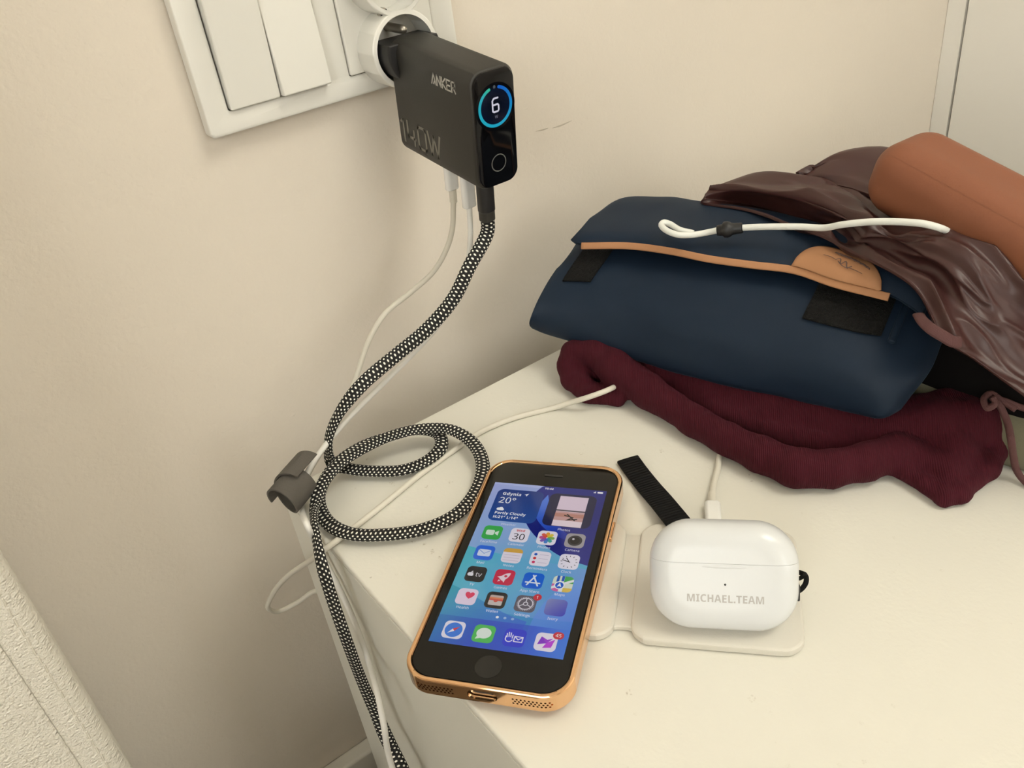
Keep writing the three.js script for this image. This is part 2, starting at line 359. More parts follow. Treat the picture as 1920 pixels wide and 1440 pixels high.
// ------------------------------------------------------------------ the room
{
  const X0 = -1.75, X1 = 1.36, Z1 = 2.9, T = 0.12;
  struct('floor', box(X0 - T, X1 + T, FLOOR - T, FLOOR, WALL - T, Z1 + T), M.floor);
  struct('ceiling', box(X0 - T, X1 + T, CEIL, CEIL + T, WALL - T, Z1 + T), M.ceiling);
  const wb = struct('wall_back', box(X0 - T, X1 + T, FLOOR, CEIL, WALL - T, WALL), M.wall);
  // a faint pencil-like scuff beside the socket
  const sc = [[[254.3, 120, -69.9], [260.7, 119.3, -69.9], [265.3, 119.1, -69.9]], [[269, 118, -69.9], [276.5, 117.8, -69.9], [286.2, 118.4, -69.9]]];
  mesh('scuff_mark', mergeGeometries(sc.map((l) => sweep(l, { rx: 0.0005, ry: 0.00008, normals: l.map(() => [0, 0, 1]), seg: 14, radial: 8, taper: (t) => 0.3 + 0.7 * Math.sin(Math.PI * t) }))), std({ color: lin(0.56, 0.5, 0.42), roughness: 0.9 }), wb);
  const holed = (pts, hole) => { const q = new THREE.Shape(pts.map((p) => new THREE.Vector2(...p))); q.holes.push(hole); return q; };
  const lg = extrude(holed([[WALL, FLOOR], [Z1, FLOOR], [Z1, CEIL], [WALL, CEIL]], roundRect(1.6, 1.35, 0.001, 1.6, 1.1, THREE.Path)), T);
  lg.rotateY(-Math.PI / 2); lg.translate(X0, 0, 0);
  struct('wall_left', lg, M.wall);
  const lf = extrude(holed([[0.8, 0.425], [2.4, 0.425], [2.4, 1.775], [0.8, 1.775]], roundRect(1.48, 1.23, 0.001, 1.6, 1.1, THREE.Path)), 0.06);
  lf.rotateY(-Math.PI / 2); lf.translate(X0 - 0.03, 0, 0);
  const addedWin2 = struct('added_window_2', lf, M.trim);  // unseen window, added to brighten the wardrobe from the left
  mesh('pane', box(X0 - 0.063, X0 - 0.057, 0.48, 1.72, 0.855, 2.345), M.pane, addedWin2);
  struct('wall_right', box(X1, X1 + T, FLOOR, CEIL, WALL, Z1), M.wall);
  const front = new THREE.Shape([new THREE.Vector2(X0 - T, FLOOR), new THREE.Vector2(X1 + T, FLOOR), new THREE.Vector2(X1 + T, CEIL), new THREE.Vector2(X0 - T, CEIL)]);
  front.holes.push(roundRect(0.8, 1.35, 0.001, 0.35, 1.1, THREE.Path));
  const fg = extrude(front, T); fg.translate(0, 0, Z1);
  struct('wall_front', fg, M.wall);
  const wf = new THREE.Shape(roundRect(0.8, 1.35, 0.001, 0.35, 1.1).getPoints());
  wf.holes.push(roundRect(0.68, 1.23, 0.001, 0.35, 1.1, THREE.Path));
  const wg = extrude(wf, 0.06); wg.translate(0, 0, Z1 + 0.03);
  const win = struct('window_1', wg, M.trim);
  mesh('pane', box(0.01, 0.69, 0.49, 1.71, Z1 + 0.055, Z1 + 0.061), M.pane, win);
  // skirting board along the wall behind the nightstand
  const sg2 = box(X0, 0.75, FLOOR, FLOOR + 0.1, WALL, WALL + 0.014, 0.003);
  struct('baseboard_back', sg2, M.trim);
}
// unseen lamp added for overhead light: a white square panel under the ceiling, its own light just below its glowing face
{
  const t = thing('added_ceiling_lamp', 'large white square panel lamp added out of view on the ceiling for overhead light', 'lamp', [ADDED_LAMP.x * 1000, ADDED_LAMP.y * 1000, ADDED_LAMP.z * 1000]);
  mesh('housing', new RoundedBoxGeometry(ADDED_LAMP.size + 0.06, 0.06, ADDED_LAMP.size + 0.06, 3, 0.012).translate(0, 0.03, 0), M.trim, t);
  mesh('diffuser', new THREE.BoxGeometry(ADDED_LAMP.size, 0.008, ADDED_LAMP.size).translate(0, -0.003, 0), M.addedLampGlow, t);
  const l = new THREE.RectAreaLight(ADDED_LAMP.color, ADDED_LAMP.power, ADDED_LAMP.size, ADDED_LAMP.size);
  l.position.set(ADDED_LAMP.x, ADDED_LAMP.y - 0.02, ADDED_LAMP.z); l.lookAt(ADDED_LAMP.x, -5, ADDED_LAMP.z); l.castShadow = true;
  scene.add(l);
}

// ------------------------------------------------------------------ wardrobe beside the wall
{
  const t = thing('wardrobe', 'tall plain white wardrobe filling the corner beside the wall', 'wardrobe', [752, FLOOR * 1000, WALL * 1000]);
  const H = CEIL - FLOOR - 0.01;
  mesh('side_filler', box(0, 0.6, 0, H, 0.0001, 0.0178, 0.0008), M.door, t);
  mesh('carcass', box(0.004, 0.6, 0, H, 0.018, 0.62), std({ color: lin(0.3, 0.28, 0.24), roughness: 0.8 }), t);
  const d = mesh('door', box(-0.0005, 0.0035, 0.002, H - 0.002, 0.0204, 0.618, 0.0006), M.door, t);
  mesh('handle', box(-0.022, -0.012, 1.0, 1.22, 0.56, 0.575, 0.004), M.steel, d);
}

// ------------------------------------------------------------------ nightstand
{
  const t = thing('nightstand', 'white lacquered nightstand with a rounded top edge under the phone', 'nightstand', [0, FLOOR * 1000, 0]);
  const h = -FLOOR, w = 0.6, d = 0.47;
  const top = new RoundedBoxGeometry(w, 0.005, d, 5, 0.0018); top.translate(w / 2, h - 0.0025, d / 2); planarUV(top);
  const specks = canvasTex(2048, 1600, (c, W, Hh) => {
    c.fillStyle = '#ffffff'; c.fillRect(0, 0, W, Hh);
    const px = (x, z) => [x / w * W, z / d * Hh];
    const dot = (x, z, r, a, col = '120,105,80') => {
      const [X, Y] = px(x / 1000, z / 1000);
      for (let k = 0; k < 9; k++) { c.fillStyle = `rgba(${col},${a * (0.3 + 0.7 * rnd())})`; c.beginPath(); c.ellipse(X + (rnd() - 0.5) * r * 5, Y + (rnd() - 0.5) * r * 5, r * (0.3 + rnd() * 0.7), r * (0.2 + rnd() * 0.5), rnd() * 3, 0, 7); c.fill(); }
    };
    for (let i = 0; i < 240; i++) dot(rnd() * 420, rnd() * 440, 0.5 + rnd() * 0.7, 0.13);
    for (const [x, , z] of [[73.6, 0, 62.6], [65, 0, 45.6], [61.7, 0, 56.4], [49.4, 0, 39.6], [33.5, 0, 88.2], [36.6, 0, 101.1], [37.3, 0, 107.9], [36.5, 0, 93.7], [140, 0, 95.3], [172.3, 0, 125.1], [51.7, -0, 226.7], [85.5, 0, 260.6], [50.3, 0, 10.3], [33.1, 0, 139.1]]) dot(x, z, 1.7, 0.32);
    for (const [x, , z] of [[4.9, 0, 94.7], [189.5, 0, 171.5], [186.5, 0, 175.8]]) dot(x, z, 0.7, 0.7, '70,55,40');
  });
  specks.wrapS = specks.wrapT = THREE.ClampToEdgeWrapping; specks.repeat.set(1 / w, -1 / d); specks.offset.set(0, 1);
  const topMat = M.lacquer.clone(); topMat.map = specks;
  mesh('top', top, topMat, t);
  mesh('side_panel', box(0, 0.022, 0, h - 0.005, 0, d, 0.0004), M.lacquer, t);
  mesh('side_panel', box(w - 0.022, w, 0, h - 0.005, 0, d, 0.0004), M.lacquer, t);
  mesh('back_panel', box(0.023, w - 0.023, 0.04, h - 0.031, 0.008, 0.014), M.lacquer, t);
  for (const [a, b] of [[0.045, 0.21], [0.214, h - 0.034]]) {
    const dr = mesh('drawer', box(0.024, w - 0.024, a, b, d - 0.02, d - 0.001, 0.0015), M.lacquer, t);
    mesh('knob', new THREE.SphereGeometry(0.011, 20, 14).scale(1, 1, 0.8).translate(w / 2, (a + b) / 2, d + 0.007), M.steel, dr);
  }
  mesh('plinth', box(0.023, w - 0.023, 0, 0.04, 0.02, d - 0.04), M.lacquer, t);
}

// ------------------------------------------------------------------ headboard of the bed at the near corner
{
  const t = thing('headboard', 'white stitched leather headboard of the bed beside the nightstand', 'headboard', [-128.5, FLOOR * 1000, 30]);
  const y1 = 0.82;
  const g1 = new RoundedBoxGeometry(0.03, y1, 0.022, 6, 0.0075); g1.translate(-0.0155, y1 / 2, -0.011); mesh('edge_band', planarUV(g1), M.leather, t);
  const g2 = new RoundedBoxGeometry(1.3, y1 - 0.004, 0.06, 5, 0.003); g2.translate(-0.6675, y1 / 2, -0.0285); mesh('face_panel', planarUV(g2), M.leather, t);
  const cap = new THREE.CapsuleGeometry(0.00042, 0.0044, 3, 6), hole = new THREE.SphereGeometry(0.0009, 8, 6);
  for (let k = 0; k < 46; k++) {
    const y = 0.24 + k * 0.0064;
    const s = mesh('stitch', cap, M.thread, t); s.position.set(-0.0085 + 0.0002 * Math.sin(k * 1.7), y, 0.00012); s.rotation.z = -0.06;
    if (k < 40) { const q = mesh('stitch', hole, M.thread, t); q.position.set(-0.026, y + 0.002, 0.0014); q.scale.set(0.8, 1.6, 0.4); q.rotation.z = 0.4; }
  }
}

// the bed in front of that headboard, below the picture's edge
{
  const t = thing('bed', 'low bed with a brown blanket beside the nightstand, against the leather headboard', 'bed', [-800, FLOOR * 1000, 1080]);
  mesh('base', box(-0.66, 0.655, 0.02, 0.13, -1.03, 1.0, 0.02), M.blanket, t);
  mesh('mattress', box(-0.65, 0.65, 0.131, 0.255, -1.03, 0.99, 0.04), M.ceiling, t);
  mesh('blanket', box(-0.665, 0.662, 0.2, 0.272, -1.0, 1.005, 0.034), M.blanket, t);
}

// ------------------------------------------------------------------ switch and socket plate
const plate = thing('switch_socket_plate', 'white wall plate with a double rocker switch and a double power socket', 'wall plate', [0, 0, WALL * 1000]);
{
  const Y = 219.5, sh = roundRect(0.158, 0.084, 0.003, 0.1186, Y / 1000);
  const cut = (x0, x1) => roundRect(x1 - x0, 0.0575, 0.0012, (x0 + x1) / 2, 0.2177, THREE.Path);
  sh.holes.push(cut(0.0526, 0.1110), cut(0.1243, 0.1822));
  mesh('frame', extrude(sh, 0.0092, 0.0016, 6, 3), M.switchWhite, plate);
  for (const [x0, x1, tilt] of [[0.0533, 0.0812, 3.0], [0.0818, 0.1104, -4.6]]) {
    const g = new RoundedBoxGeometry(x1 - x0, 0.0565, 0.009, 4, 0.0009);
    const r = mesh('rocker', g, M.switchWhite, plate);
    r.position.set((x0 + x1) / 2, 0.2177, 0.0085); r.rotation.x = tilt * Math.PI / 180;
  }
  const cover = new RoundedBoxGeometry(0.0572, 0.0568, 0.009, 4, 0.0009); cover.translate(0.15325, 0.2177, 0.0055);
  const cm = mesh('socket_cover', cover, M.switchWhite, plate);
  // collar: two round cups whose rims meet in a pinch
  const r = 0.0208, cy1 = 0.199, cy2 = 0.2376, cx = 0.152, half = (cy2 - cy1) / 2, a = Math.asin(half / r);
  const col = new THREE.Shape();
  col.absarc(cx, cy1, r, a, Math.PI - a, true); col.absarc(cx, cy2, r, Math.PI + a, -a, true); col.closePath();
  for (const cy of [cy1, cy2]) { const p = new THREE.Path(); p.absarc(cx, cy, 0.0189, 0, Math.PI * 2, true); col.holes.push(p); }
  const cg = extrude(col, 0.0195, 0.0007, 48, 3); cg.translate(0, 0, 0.0085);
  mesh('collar', cg, M.switchWhite, plate);
  for (const cy of [cy1, cy2]) {
    const pin = new THREE.LatheGeometry([[0, 0], [0.0024, 0], [0.0024, 0.0170], [0.0021, 0.0187], [0.0012, 0.0198], [0, 0.0201]].map((q) => new THREE.Vector2(...q)), 20);
    pin.rotateX(Math.PI / 2); pin.translate(cx + 0.0003, cy + 0.0106, 0.0098);
    mesh('earth_pin', pin, M.steel, plate);
  }
  const scr = new THREE.CylinderGeometry(0.0026, 0.0026, 0.003, 20); scr.rotateX(Math.PI / 2); scr.translate(cx - 0.0068, 0.2192, 0.021);
  const s0 = new THREE.BoxGeometry(0.0046, 0.0008, 0.0006); s0.rotateZ(0.6); s0.translate(cx - 0.0068, 0.2192, 0.0226);
  const sc = mesh('screw', scr, M.steel, plate); mesh('slot', s0, M.blackPlastic, sc);
}

// ------------------------------------------------------------------ charger
// flat strokes on a face: polylines of [s, t] in mm, drawn as raised bars
function strokes(lines, w, th, place) {
  const gs = [];
  for (const l of lines) for (let i = 0; i + 1 < l.length; i++) {
    const [ax, ay] = l[i], [bx, by] = l[i + 1], L = Math.hypot(bx - ax, by - ay), g = new THREE.BoxGeometry(L + w * 0.92, w, th);
    g.rotateZ(Math.atan2(by - ay, bx - ax)); g.translate((ax + bx) / 2, (ay + by) / 2, 0);
    gs.push(g);
  }
  const g = mergeGeometries(gs); g.scale(0.001, 0.001, 0.001); place(g); return g;
}
const chargerPos = [153.4, 172, -5.5];
const charger = thing('charger', 'dark grey wall charger with a lit round display plugged into the socket', 'charger', chargerPos);
charger.rotation.x = 6.5 * Math.PI / 180;
{
  const w = 27.2, h = 62.5, d = 77;
  const bg = extrude(roundRect(w / 1000, h / 1000, 0.0072), d / 1000, 0.0028, 14, 5); bg.translate(0, 0, -d / 2000);
  mesh('body', planarUV(bg), M.charger, charger);
  const gl = extrude(roundRect((w - 2.2) / 1000, (h - 2.2) / 1000, 0.0068), 0.0036, 0.0011, 14, 4); gl.translate(0, 0, d / 2000 - 0.0028);
  const glass = mesh('front_glass', gl, M.glassBlack, charger);
  const zf = d / 2000 + 0.00085;
  // the display: ring, digit and unit glow on the black glass
  const ringTex = canvasTex(512, 512, (c) => {
    c.fillStyle = '#000205'; c.fillRect(0, 0, 512, 512);
    const gr = c.createRadialGradient(256, 256, 20, 256, 256, 230); gr.addColorStop(0, '#020814'); gr.addColorStop(0.8, '#03112a'); gr.addColorStop(1, '#000306');
    c.fillStyle = gr; c.beginPath(); c.arc(256, 256, 235, 0, 7); c.fill();
    for (let k = 0; k < 120; k++) {                       // gap at the top, teal at its left end, blue at its right end
      const f = k / 119, a0 = -Math.PI / 2 - 0.34 - f * (Math.PI * 2 - 0.68), a1 = a0 - 0.06;
      const mix = (A, B, t) => A.map((q, i) => Math.round(lerp(q, B[i], t)));
      const col = f < 0.1 ? mix([62, 205, 170], [45, 190, 205], f / 0.1) : f < 0.6 ? mix([45, 190, 205], [28, 180, 218], (f - 0.1) / 0.5) : mix([28, 180, 218], [22, 105, 215], (f - 0.6) / 0.4);
      c.strokeStyle = `rgb(${col.join(',')})`; c.lineWidth = 34; c.lineCap = k === 0 || k === 119 ? 'round' : 'butt';
      c.beginPath(); c.arc(256, 256, 205, a0, a1, true); c.stroke();
    }
    c.strokeStyle = '#e8e6f5'; c.lineWidth = 20; c.lineJoin = 'round'; c.lineCap = 'round';
    c.beginPath(); c.moveTo(292, 168); c.lineTo(240, 168); c.lineTo(220, 190); c.lineTo(220, 300); c.lineTo(236, 312); c.lineTo(286, 312); c.lineTo(298, 298); c.lineTo(298, 250); c.lineTo(286, 236); c.lineTo(222, 236); c.stroke();
    c.fillStyle = '#8b8fa0'; c.font = '46px sans-serif'; c.textAlign = 'center'; c.fillText('W', 262, 384);
    c.fillStyle = '#5a6268'; c.beginPath(); c.ellipse(256, 48, 15, 20, 0, 0, 7); c.fill(); c.fillStyle = '#000306'; c.fillRect(252, 60, 8, 10);
  });
  const dg = new THREE.CircleGeometry(0.0121, 64); dg.translate(0, 0.0120, zf);
  mesh('display', dg, phys({ color: lin(0.003, 0.003, 0.004), roughness: 0.08, specularIntensity: 0.6, emissive: lin(1, 1, 1), emissiveMap: ringTex, emissiveIntensity: 0.9 }), glass);
  const bt = new THREE.TorusGeometry(0.0045, 0.00028, 10, 64); bt.scale(1, 1, 0.4); bt.translate(0, -0.0178, zf);
  mesh('touch_button', bt, std({ color: lin(0.12, 0.12, 0.115), roughness: 0.5 }), glass);
  // brand lettering and rating on the side that faces the bed
  const side = (s, t) => (g) => { g.rotateY(-Math.PI / 2); g.translate(-w / 2000 - 0.00003, t / 1000, s / 1000); };
  const A = [[[0, 0], [2, 5.2], [4, 0]], [[1.9, 0.2], [2.5, 1.3]]], Nn = [[[5, 0], [5, 5.2], [8.3, 0], [8.3, 5.2]]], K = [[[9.6, 0], [9.6, 5.2]], [[12.8, 5.2], [9.9, 2.4], [12.8, 0]]];
  const E = [[[17, 5.2], [13.9, 5.2], [13.9, 0], [17, 0]], [[13.9, 2.6], [16.6, 2.6]]], Rr = [[[18.2, 0], [18.2, 5.2], [21, 5.2], [21.3, 4.6], [21.3, 2.9], [20.9, 2.2], [18.4, 2.2]], [[19.8, 2.1], [21.4, 0]]];
  mesh('lettering', strokes([...A, ...Nn, ...K, ...E, ...Rr], 0.85, 0.12, side(3.6, 18.4)), M.printSilver, charger);
  const N140 = [[[1, 11.5], [3.4, 13.5], [3.4, 0]], [[7.6, 13.5], [7.6, 5], [8.4, 4], [15, 4]], [[14, 9], [14, 0]], [[18.6, 1], [18.6, 12.4], [19.6, 13.4], [25.4, 13.4], [26.4, 12.4], [26.4, 1], [25.4, 0], [19.6, 0], [18.6, 1]], [[29, 13.4], [32, 0], [35, 12], [38, 0], [41, 13.4]]];
  mesh('rating_print', strokes(N140.map((l) => l.map(([s, t]) => [s * 0.98, t * 0.93])), 1.5, 0.14, side(-35, -23.2)), M.printGrey, charger);
}
// plug of the charger inside the cup
{
  const ps = new THREE.Shape(); const R = 0.0166, yc = 0.0062, a = Math.asin(yc / R);
  ps.absarc(0, 0, R, a, Math.PI - a, true); ps.closePath();
  const pg = extrude(ps, 0.022, 0.0012, 40, 3);
  const m = mesh('plug', pg, M.blackPlastic, charger);
  m.position.set(-0.0014, 0.0213, -0.0515); m.rotation.x = -6.5 * Math.PI / 180;
}

// ------------------------------------------------------------------ cables
// connector: rounded housing at the charger's underside, axis down the charger
function housing(cx, z, len, w, d, mat, parent, y0 = -31.2) {
  const g = extrude(roundRect(w / 1000, d / 1000, Math.min(w, d) / 2200), len / 1000, 0.0006, 10, 3);
  g.rotateX(Math.PI / 2); g.translate(cx / 1000, y0 / 1000, z / 1000);
  const m = mesh('connector', g, mat, parent);
  return m;
}
const inCharger = (x, y, z) => { const v = new THREE.Vector3(x / 1000, y / 1000, z / 1000).applyEuler(charger.rotation).add(charger.position); return [v.x * 1000, v.y * 1000, v.z * 1000]; };
{
  const t = thing('braided_cable', 'black and white braided flat charging cable coiled on the nightstand corner', 'cable');
  const c = new THREE.Group(); c.position.copy(charger.position); c.rotation.copy(charger.rotation); t.add(c); c.name = 'plug_end';
  housing(-4, 30.5, 16, 9.5, 8.2, M.blackPlastic, c); 
  const g2 = extrude(roundRect(0.0086, 0.0074, 0.003), 0.0062, 0.0005, 10, 2); g2.rotateX(Math.PI / 2); g2.translate(-0.004, -0.0466, 0.0305); mesh('strain_relief', g2, M.charger, c);
  const start = inCharger(-4, -50, 30.5), s1 = inCharger(-4.5, -60, 30.5);
  const P = [start, s1, [131.9, 94.8, 21], [119, 79.8, 20], [100, 67.5, 18], [78, 59.9, 17], [56.3, 51.8, 16], [39.8, 39.8, 14], [30.4, 25.2, 12],
    [30.2, 8, 9.4], [34.8, 6, 17.3], [44.6, 5, 28.9], [58.4, 5, 40.9], [73, 5, 43], [83.4, 6, 39.6], [88.1, 7, 29.8], [81.4, 9, 20], [66.4, 10, 14.4], [47.1, 11, 11.4], [27.2, 11, 16.9],
    [11.3, 7, 28.6], [5.9, 5, 47.2], [10.3, 5, 64.8], [24.7, 5, 79.9], [41.5, 5, 89.9], [59.3, 5, 91.9], [78.3, 5, 83.2], [91.9, 6, 68.8], [97.3, 8, 50.6], [93.5, 11, 36.4], [82.4, 14, 28.4], [66.4, 16, 22.9], [48, 17, 21.9], [27.5, 17, 25],
    [12.1, 15, 33.2], [3.4, 11, 41.8], [-5, 12.6, 61], [-11, 6, 76.7], [-13, -10.4, 82.6], [-14, -34.8, 87.4], [-13, -69.8, 86.8], [-12, -95.3, 89.4], [-12, -114.7, 95.6], [-13, -125.6, 108.8], [-14, -215, 150], [-15, -300, 190], [-20, -390, 225], [-40, -417, 300]];
  const up = [0, 1, 0], fr = [-0.55, 0.25, 0.8], fs = [-0.9, 0.2, 0.35];
  const nr = [fr, fr, fr, fr, fr, fr, [-0.7, 0.4, 0.5], [-0.9, 0.3, -0.1], [-0.95, 0.3, -0.2], [-0.3, 0.8, 0.5], up, up, up, up, [0.3, 0.9, 0.1], [0.2, 0.95, 0], up, up, up, up,
    [-0.3, 0.9, 0], [-0.2, 0.9, 0.1], up, up, up, up, up, [0.2, 0.9, 0], up, up, up, up, up, [-0.1, 1, 0], [-0.5, 0.8, 0.1], [-0.8, 0.5, 0.2], fs, fs, fs, fs, fs, [-0.8, 0.2, 0.5], [-0.3, 0.1, 0.9], [-0.2, 0.1, 0.95], fr, fr, [-0.6, 0.5, 0.5], [0, 1, 0.2]];
  mesh('braided_cord', sweep(P, { rx: 0.0039, ry: 0.0019, normals: nr, seg: 620, radial: 20, power: 2.6 }), M.braid, t);
}
{
  const t = thing('white_cable', 'thin white cable running down from the charger beside the hanging braided cable', 'cable');
  const c = new THREE.Group(); c.position.copy(charger.position); c.rotation.copy(charger.rotation); t.add(c); c.name = 'plug_end';
  housing(-4.5, 14.5, 19.5, 8.2, 5, M.whitePlastic, c);
  const P = [inCharger(-4.5, -50, 14.5), [143.7, 106.1, 8], [140.1, 90.6, 7], [131.6, 73.1, 6], [114, 59.5, 6], [90.7, 47.8, 6], [66.3, 36.3, 5], [43.8, 29.7, 9], [28, 25, 14], [17.2, 21.2, 18], [7.6, 13.5, 20], [3.2, 1.6, 21], [-8, 20.6, 61.9],
    [-4, -6.4, 53.5], [-3.5, -22.3, 64], [-4, -39.6, 74.6], [-7, -55.4, 89.3], [-14, -54.9, 112], [-19, -63.6, 123.6], [-21, -90, 121.9], [-23, -215, 135], [-24, -300, 160], [-30, -400, 190], [-60, -417.5, 240]];
  mesh('cord', sweep(P, { rx: 0.0016, seg: 320, radial: 12 }), M.whiteCable, t);
}
{
  const t = thing('grey_white_cable', 'pale grey cable looping off the nightstand edge and crossing its top to the charging pad', 'cable');
  const c = new THREE.Group(); c.position.copy(charger.position); c.rotation.copy(charger.rotation); t.add(c); c.name = 'plug_end';
  housing(-4, -2.5, 15, 8, 5, M.whitePlastic, c);
  const g2 = extrude(roundRect(0.0042, 0.0042, 0.0018), 0.009, 0.0004, 10, 2); g2.rotateX(Math.PI / 2); g2.translate(-0.004, -0.0455, -0.0025); mesh('strain_relief', g2, M.greyCable, c);
  const P = [inCharger(-4, -53, -2.5), [146.5, 101.7, -16], [140.9, 89.6, -18], [130.9, 78.8, -20], [114.7, 71.1, -22], [95.5, 64.8, -22], [81.8, 52.8, -22], [70.6, 36.8, -22], [60.9, 22.5, -22], [47.5, 9.7, -20], [32.5, -1, -17], [21.1, -8.9, -14], [15.4, -22, -14],
    [14, -40, -24], [22, -75, -32], [24, -110, -30], [12, -118, -24], [4.9, -101.3, -22], [-5.8, -109.5, -30], [-18.8, -111.9, -34], [-24.9, -101, -30], [-20.7, -83, -20], [-12.6, -58.3, 0], [-4.2, -32.9, 26], [-2.7, 1.8, 62.6], [14, 1.8, 59.3], [36.3, 1.8, 54.1], [64.6, 1.8, 46.9], [89, 1.8, 42.7], [112, 1.8, 39.6], [131.5, 1.8, 42.5], [156.2, 2, 52.5], [163.4, 6, 60.4], [169.7, 11, 69.5], [180.1, 13, 74.5], [194, 9, 70.1], [236, 4, 62], [262, 3, 110], [252, 3, 146], [224, 3, 162], [193.1, 2, 150.7], [179.9, 1.8, 158.7], [166.8, 2.2, 167.3], [157.5, 2.6, 175.2]];
  mesh('cord', sweep(P, { rx: 0.0016, seg: 560, radial: 12 }), M.greyCable, t);
  // the plug that goes into the charging pad
  const end = mm([157.5, 2.6, 175.2]), dir = mm([146.2, 2.6, 186.2]).sub(end).setY(0).normalize();
  const pg = extrude(roundRect(0.0078, 0.0048, 0.002), 0.0175, 0.0006, 10, 3);
  const pl = mesh('plug', pg, M.whitePlastic, t); pl.position.copy(end); pl.lookAt(end.clone().add(dir));
  const rg = new THREE.CylinderGeometry(0.0021, 0.0019, 0.008, 16).rotateX(Math.PI / 2).translate(0, 0, -0.0035); mesh('strain_relief', rg, M.greyCable, pl);
}
// hook-and-loop strap wound round the two pale cables
{
  const t = thing('cable_strap', 'grey hook and loop strap curled around the white cables at the nightstand corner', 'strap', [1.4, 18.3, 26]);
  const w = 0.0175, N = 120, pos = [], uv = [], idx = [], th = 0.0011;
  for (let k = 0; k < 2; k++) for (let i = 0; i <= N; i++) for (let j = 0; j <= 1; j++) {
    const f = i / N, a = 0.12 - (1 - f) * Math.PI * 2 * 1.4, r = 0.0078 + 0.0021 * f + (f > 0.84 ? 0.002 * Math.pow((f - 0.84) / 0.16, 2) : 0) + k * th;
    const y = (j - 0.5) * w + lerp(-0.003, 0.0075, smooth(0.35, 1, f));
    pos.push(r * Math.sin(a), y, r * Math.cos(a)); uv.push(f * 0.09, j * w);
  }
  const id = (k, i, j) => k * (N + 1) * 2 + i * 2 + j;
  for (let i = 0; i < N; i++) {
    idx.push(id(1, i, 0), id(1, i + 1, 0), id(1, i + 1, 1), id(1, i, 0), id(1, i + 1, 1), id(1, i, 1));
    idx.push(id(0, i, 0), id(0, i + 1, 1), id(0, i + 1, 0), id(0, i, 0), id(0, i, 1), id(0, i + 1, 1));
    for (const [j, s] of [[0, 1], [1, 0]]) { const q = [id(0, i, j), id(0, i + 1, j), id(1, i + 1, j), id(1, i, j)]; s ? idx.push(q[0], q[1], q[2], q[0], q[2], q[3]) : idx.push(q[0], q[2], q[1], q[0], q[3], q[2]); }
  }
  for (const i of [0, N]) { const q = [id(0, i, 0), id(1, i, 0), id(1, i, 1), id(0, i, 1)]; i ? idx.push(q[0], q[2], q[1], q[0], q[3], q[2]) : idx.push(q[0], q[1], q[2], q[0], q[2], q[3]); }
  const g = new THREE.BufferGeometry();
  g.setAttribute('position', new THREE.Float32BufferAttribute(pos, 3)); g.setAttribute('uv', new THREE.Float32BufferAttribute(uv, 2)); g.setIndex(idx);
  const gg = toCreasedNormals(g, 0.7);
  // the roll's axis points out over the corner, its open end to the bed
  const ax = new THREE.Vector3(0.9, 0.114, -0.42).normalize(), az = new THREE.Vector3(-0.35, 0.72, 0.6); az.addScaledVector(ax, -az.dot(ax)).normalize();
  gg.applyMatrix4(new THREE.Matrix4().makeBasis(new THREE.Vector3().crossVectors(ax, az), ax, az));
  mesh('band', gg, M.velcroGrey, t);
}

// ------------------------------------------------------------------ folding charging pad
const padTurn = -48.7 * Math.PI / 180;
const flat = (shape, depth, bevel, y0, seg = 14) => { const g = extrude(shape, depth, bevel, seg, 3); g.rotateX(-Math.PI / 2); g.translate(0, y0, 0); return planarUV(g); };
{
  const t = thing('charging_pad', 'off-white folding charging pad lying under the phone and earbud case', 'charging pad', [118.9, 0, 212.5], padTurn);
  for (const cx of [0, -0.0785]) mesh('panel', flat(roundRect(0.0715, 0.0715, 0.009, cx, 0), 0.0042, 0.0012, 0.0002), M.pad, t);
  const hs = new THREE.Shape(); hs.moveTo(-0.031, -0.033); hs.bezierCurveTo(-0.034, -0.0285, -0.036, -0.0285, -0.0392, -0.0285); hs.bezierCurveTo(-0.0424, -0.0285, -0.0445, -0.0285, -0.0475, -0.033);
  hs.lineTo(-0.0475, 0.033); hs.bezierCurveTo(-0.0445, 0.0285, -0.0424, 0.0285, -0.0392, 0.0285); hs.bezierCurveTo(-0.036, 0.0285, -0.034, 0.0285, -0.031, 0.033); hs.closePath();
  mesh('hinge', flat(hs, 0.0026, 0.0007, 0.0003), M.pad, t);
  // the small puck of this panel is flipped up and props the earbud case
  mesh('charging_disc', new THREE.CylinderGeometry(0.0098, 0.0098, 0.005, 40).rotateX(Math.PI / 3).translate(0.0026, 0.0133, 0.0066), M.whitePlastic, t);
  mesh('charging_disc', new THREE.CylinderGeometry(0.0278, 0.0278, 0.0004, 48).translate(-0.0785, 0.0043, 0), M.whitePlastic, t);
}

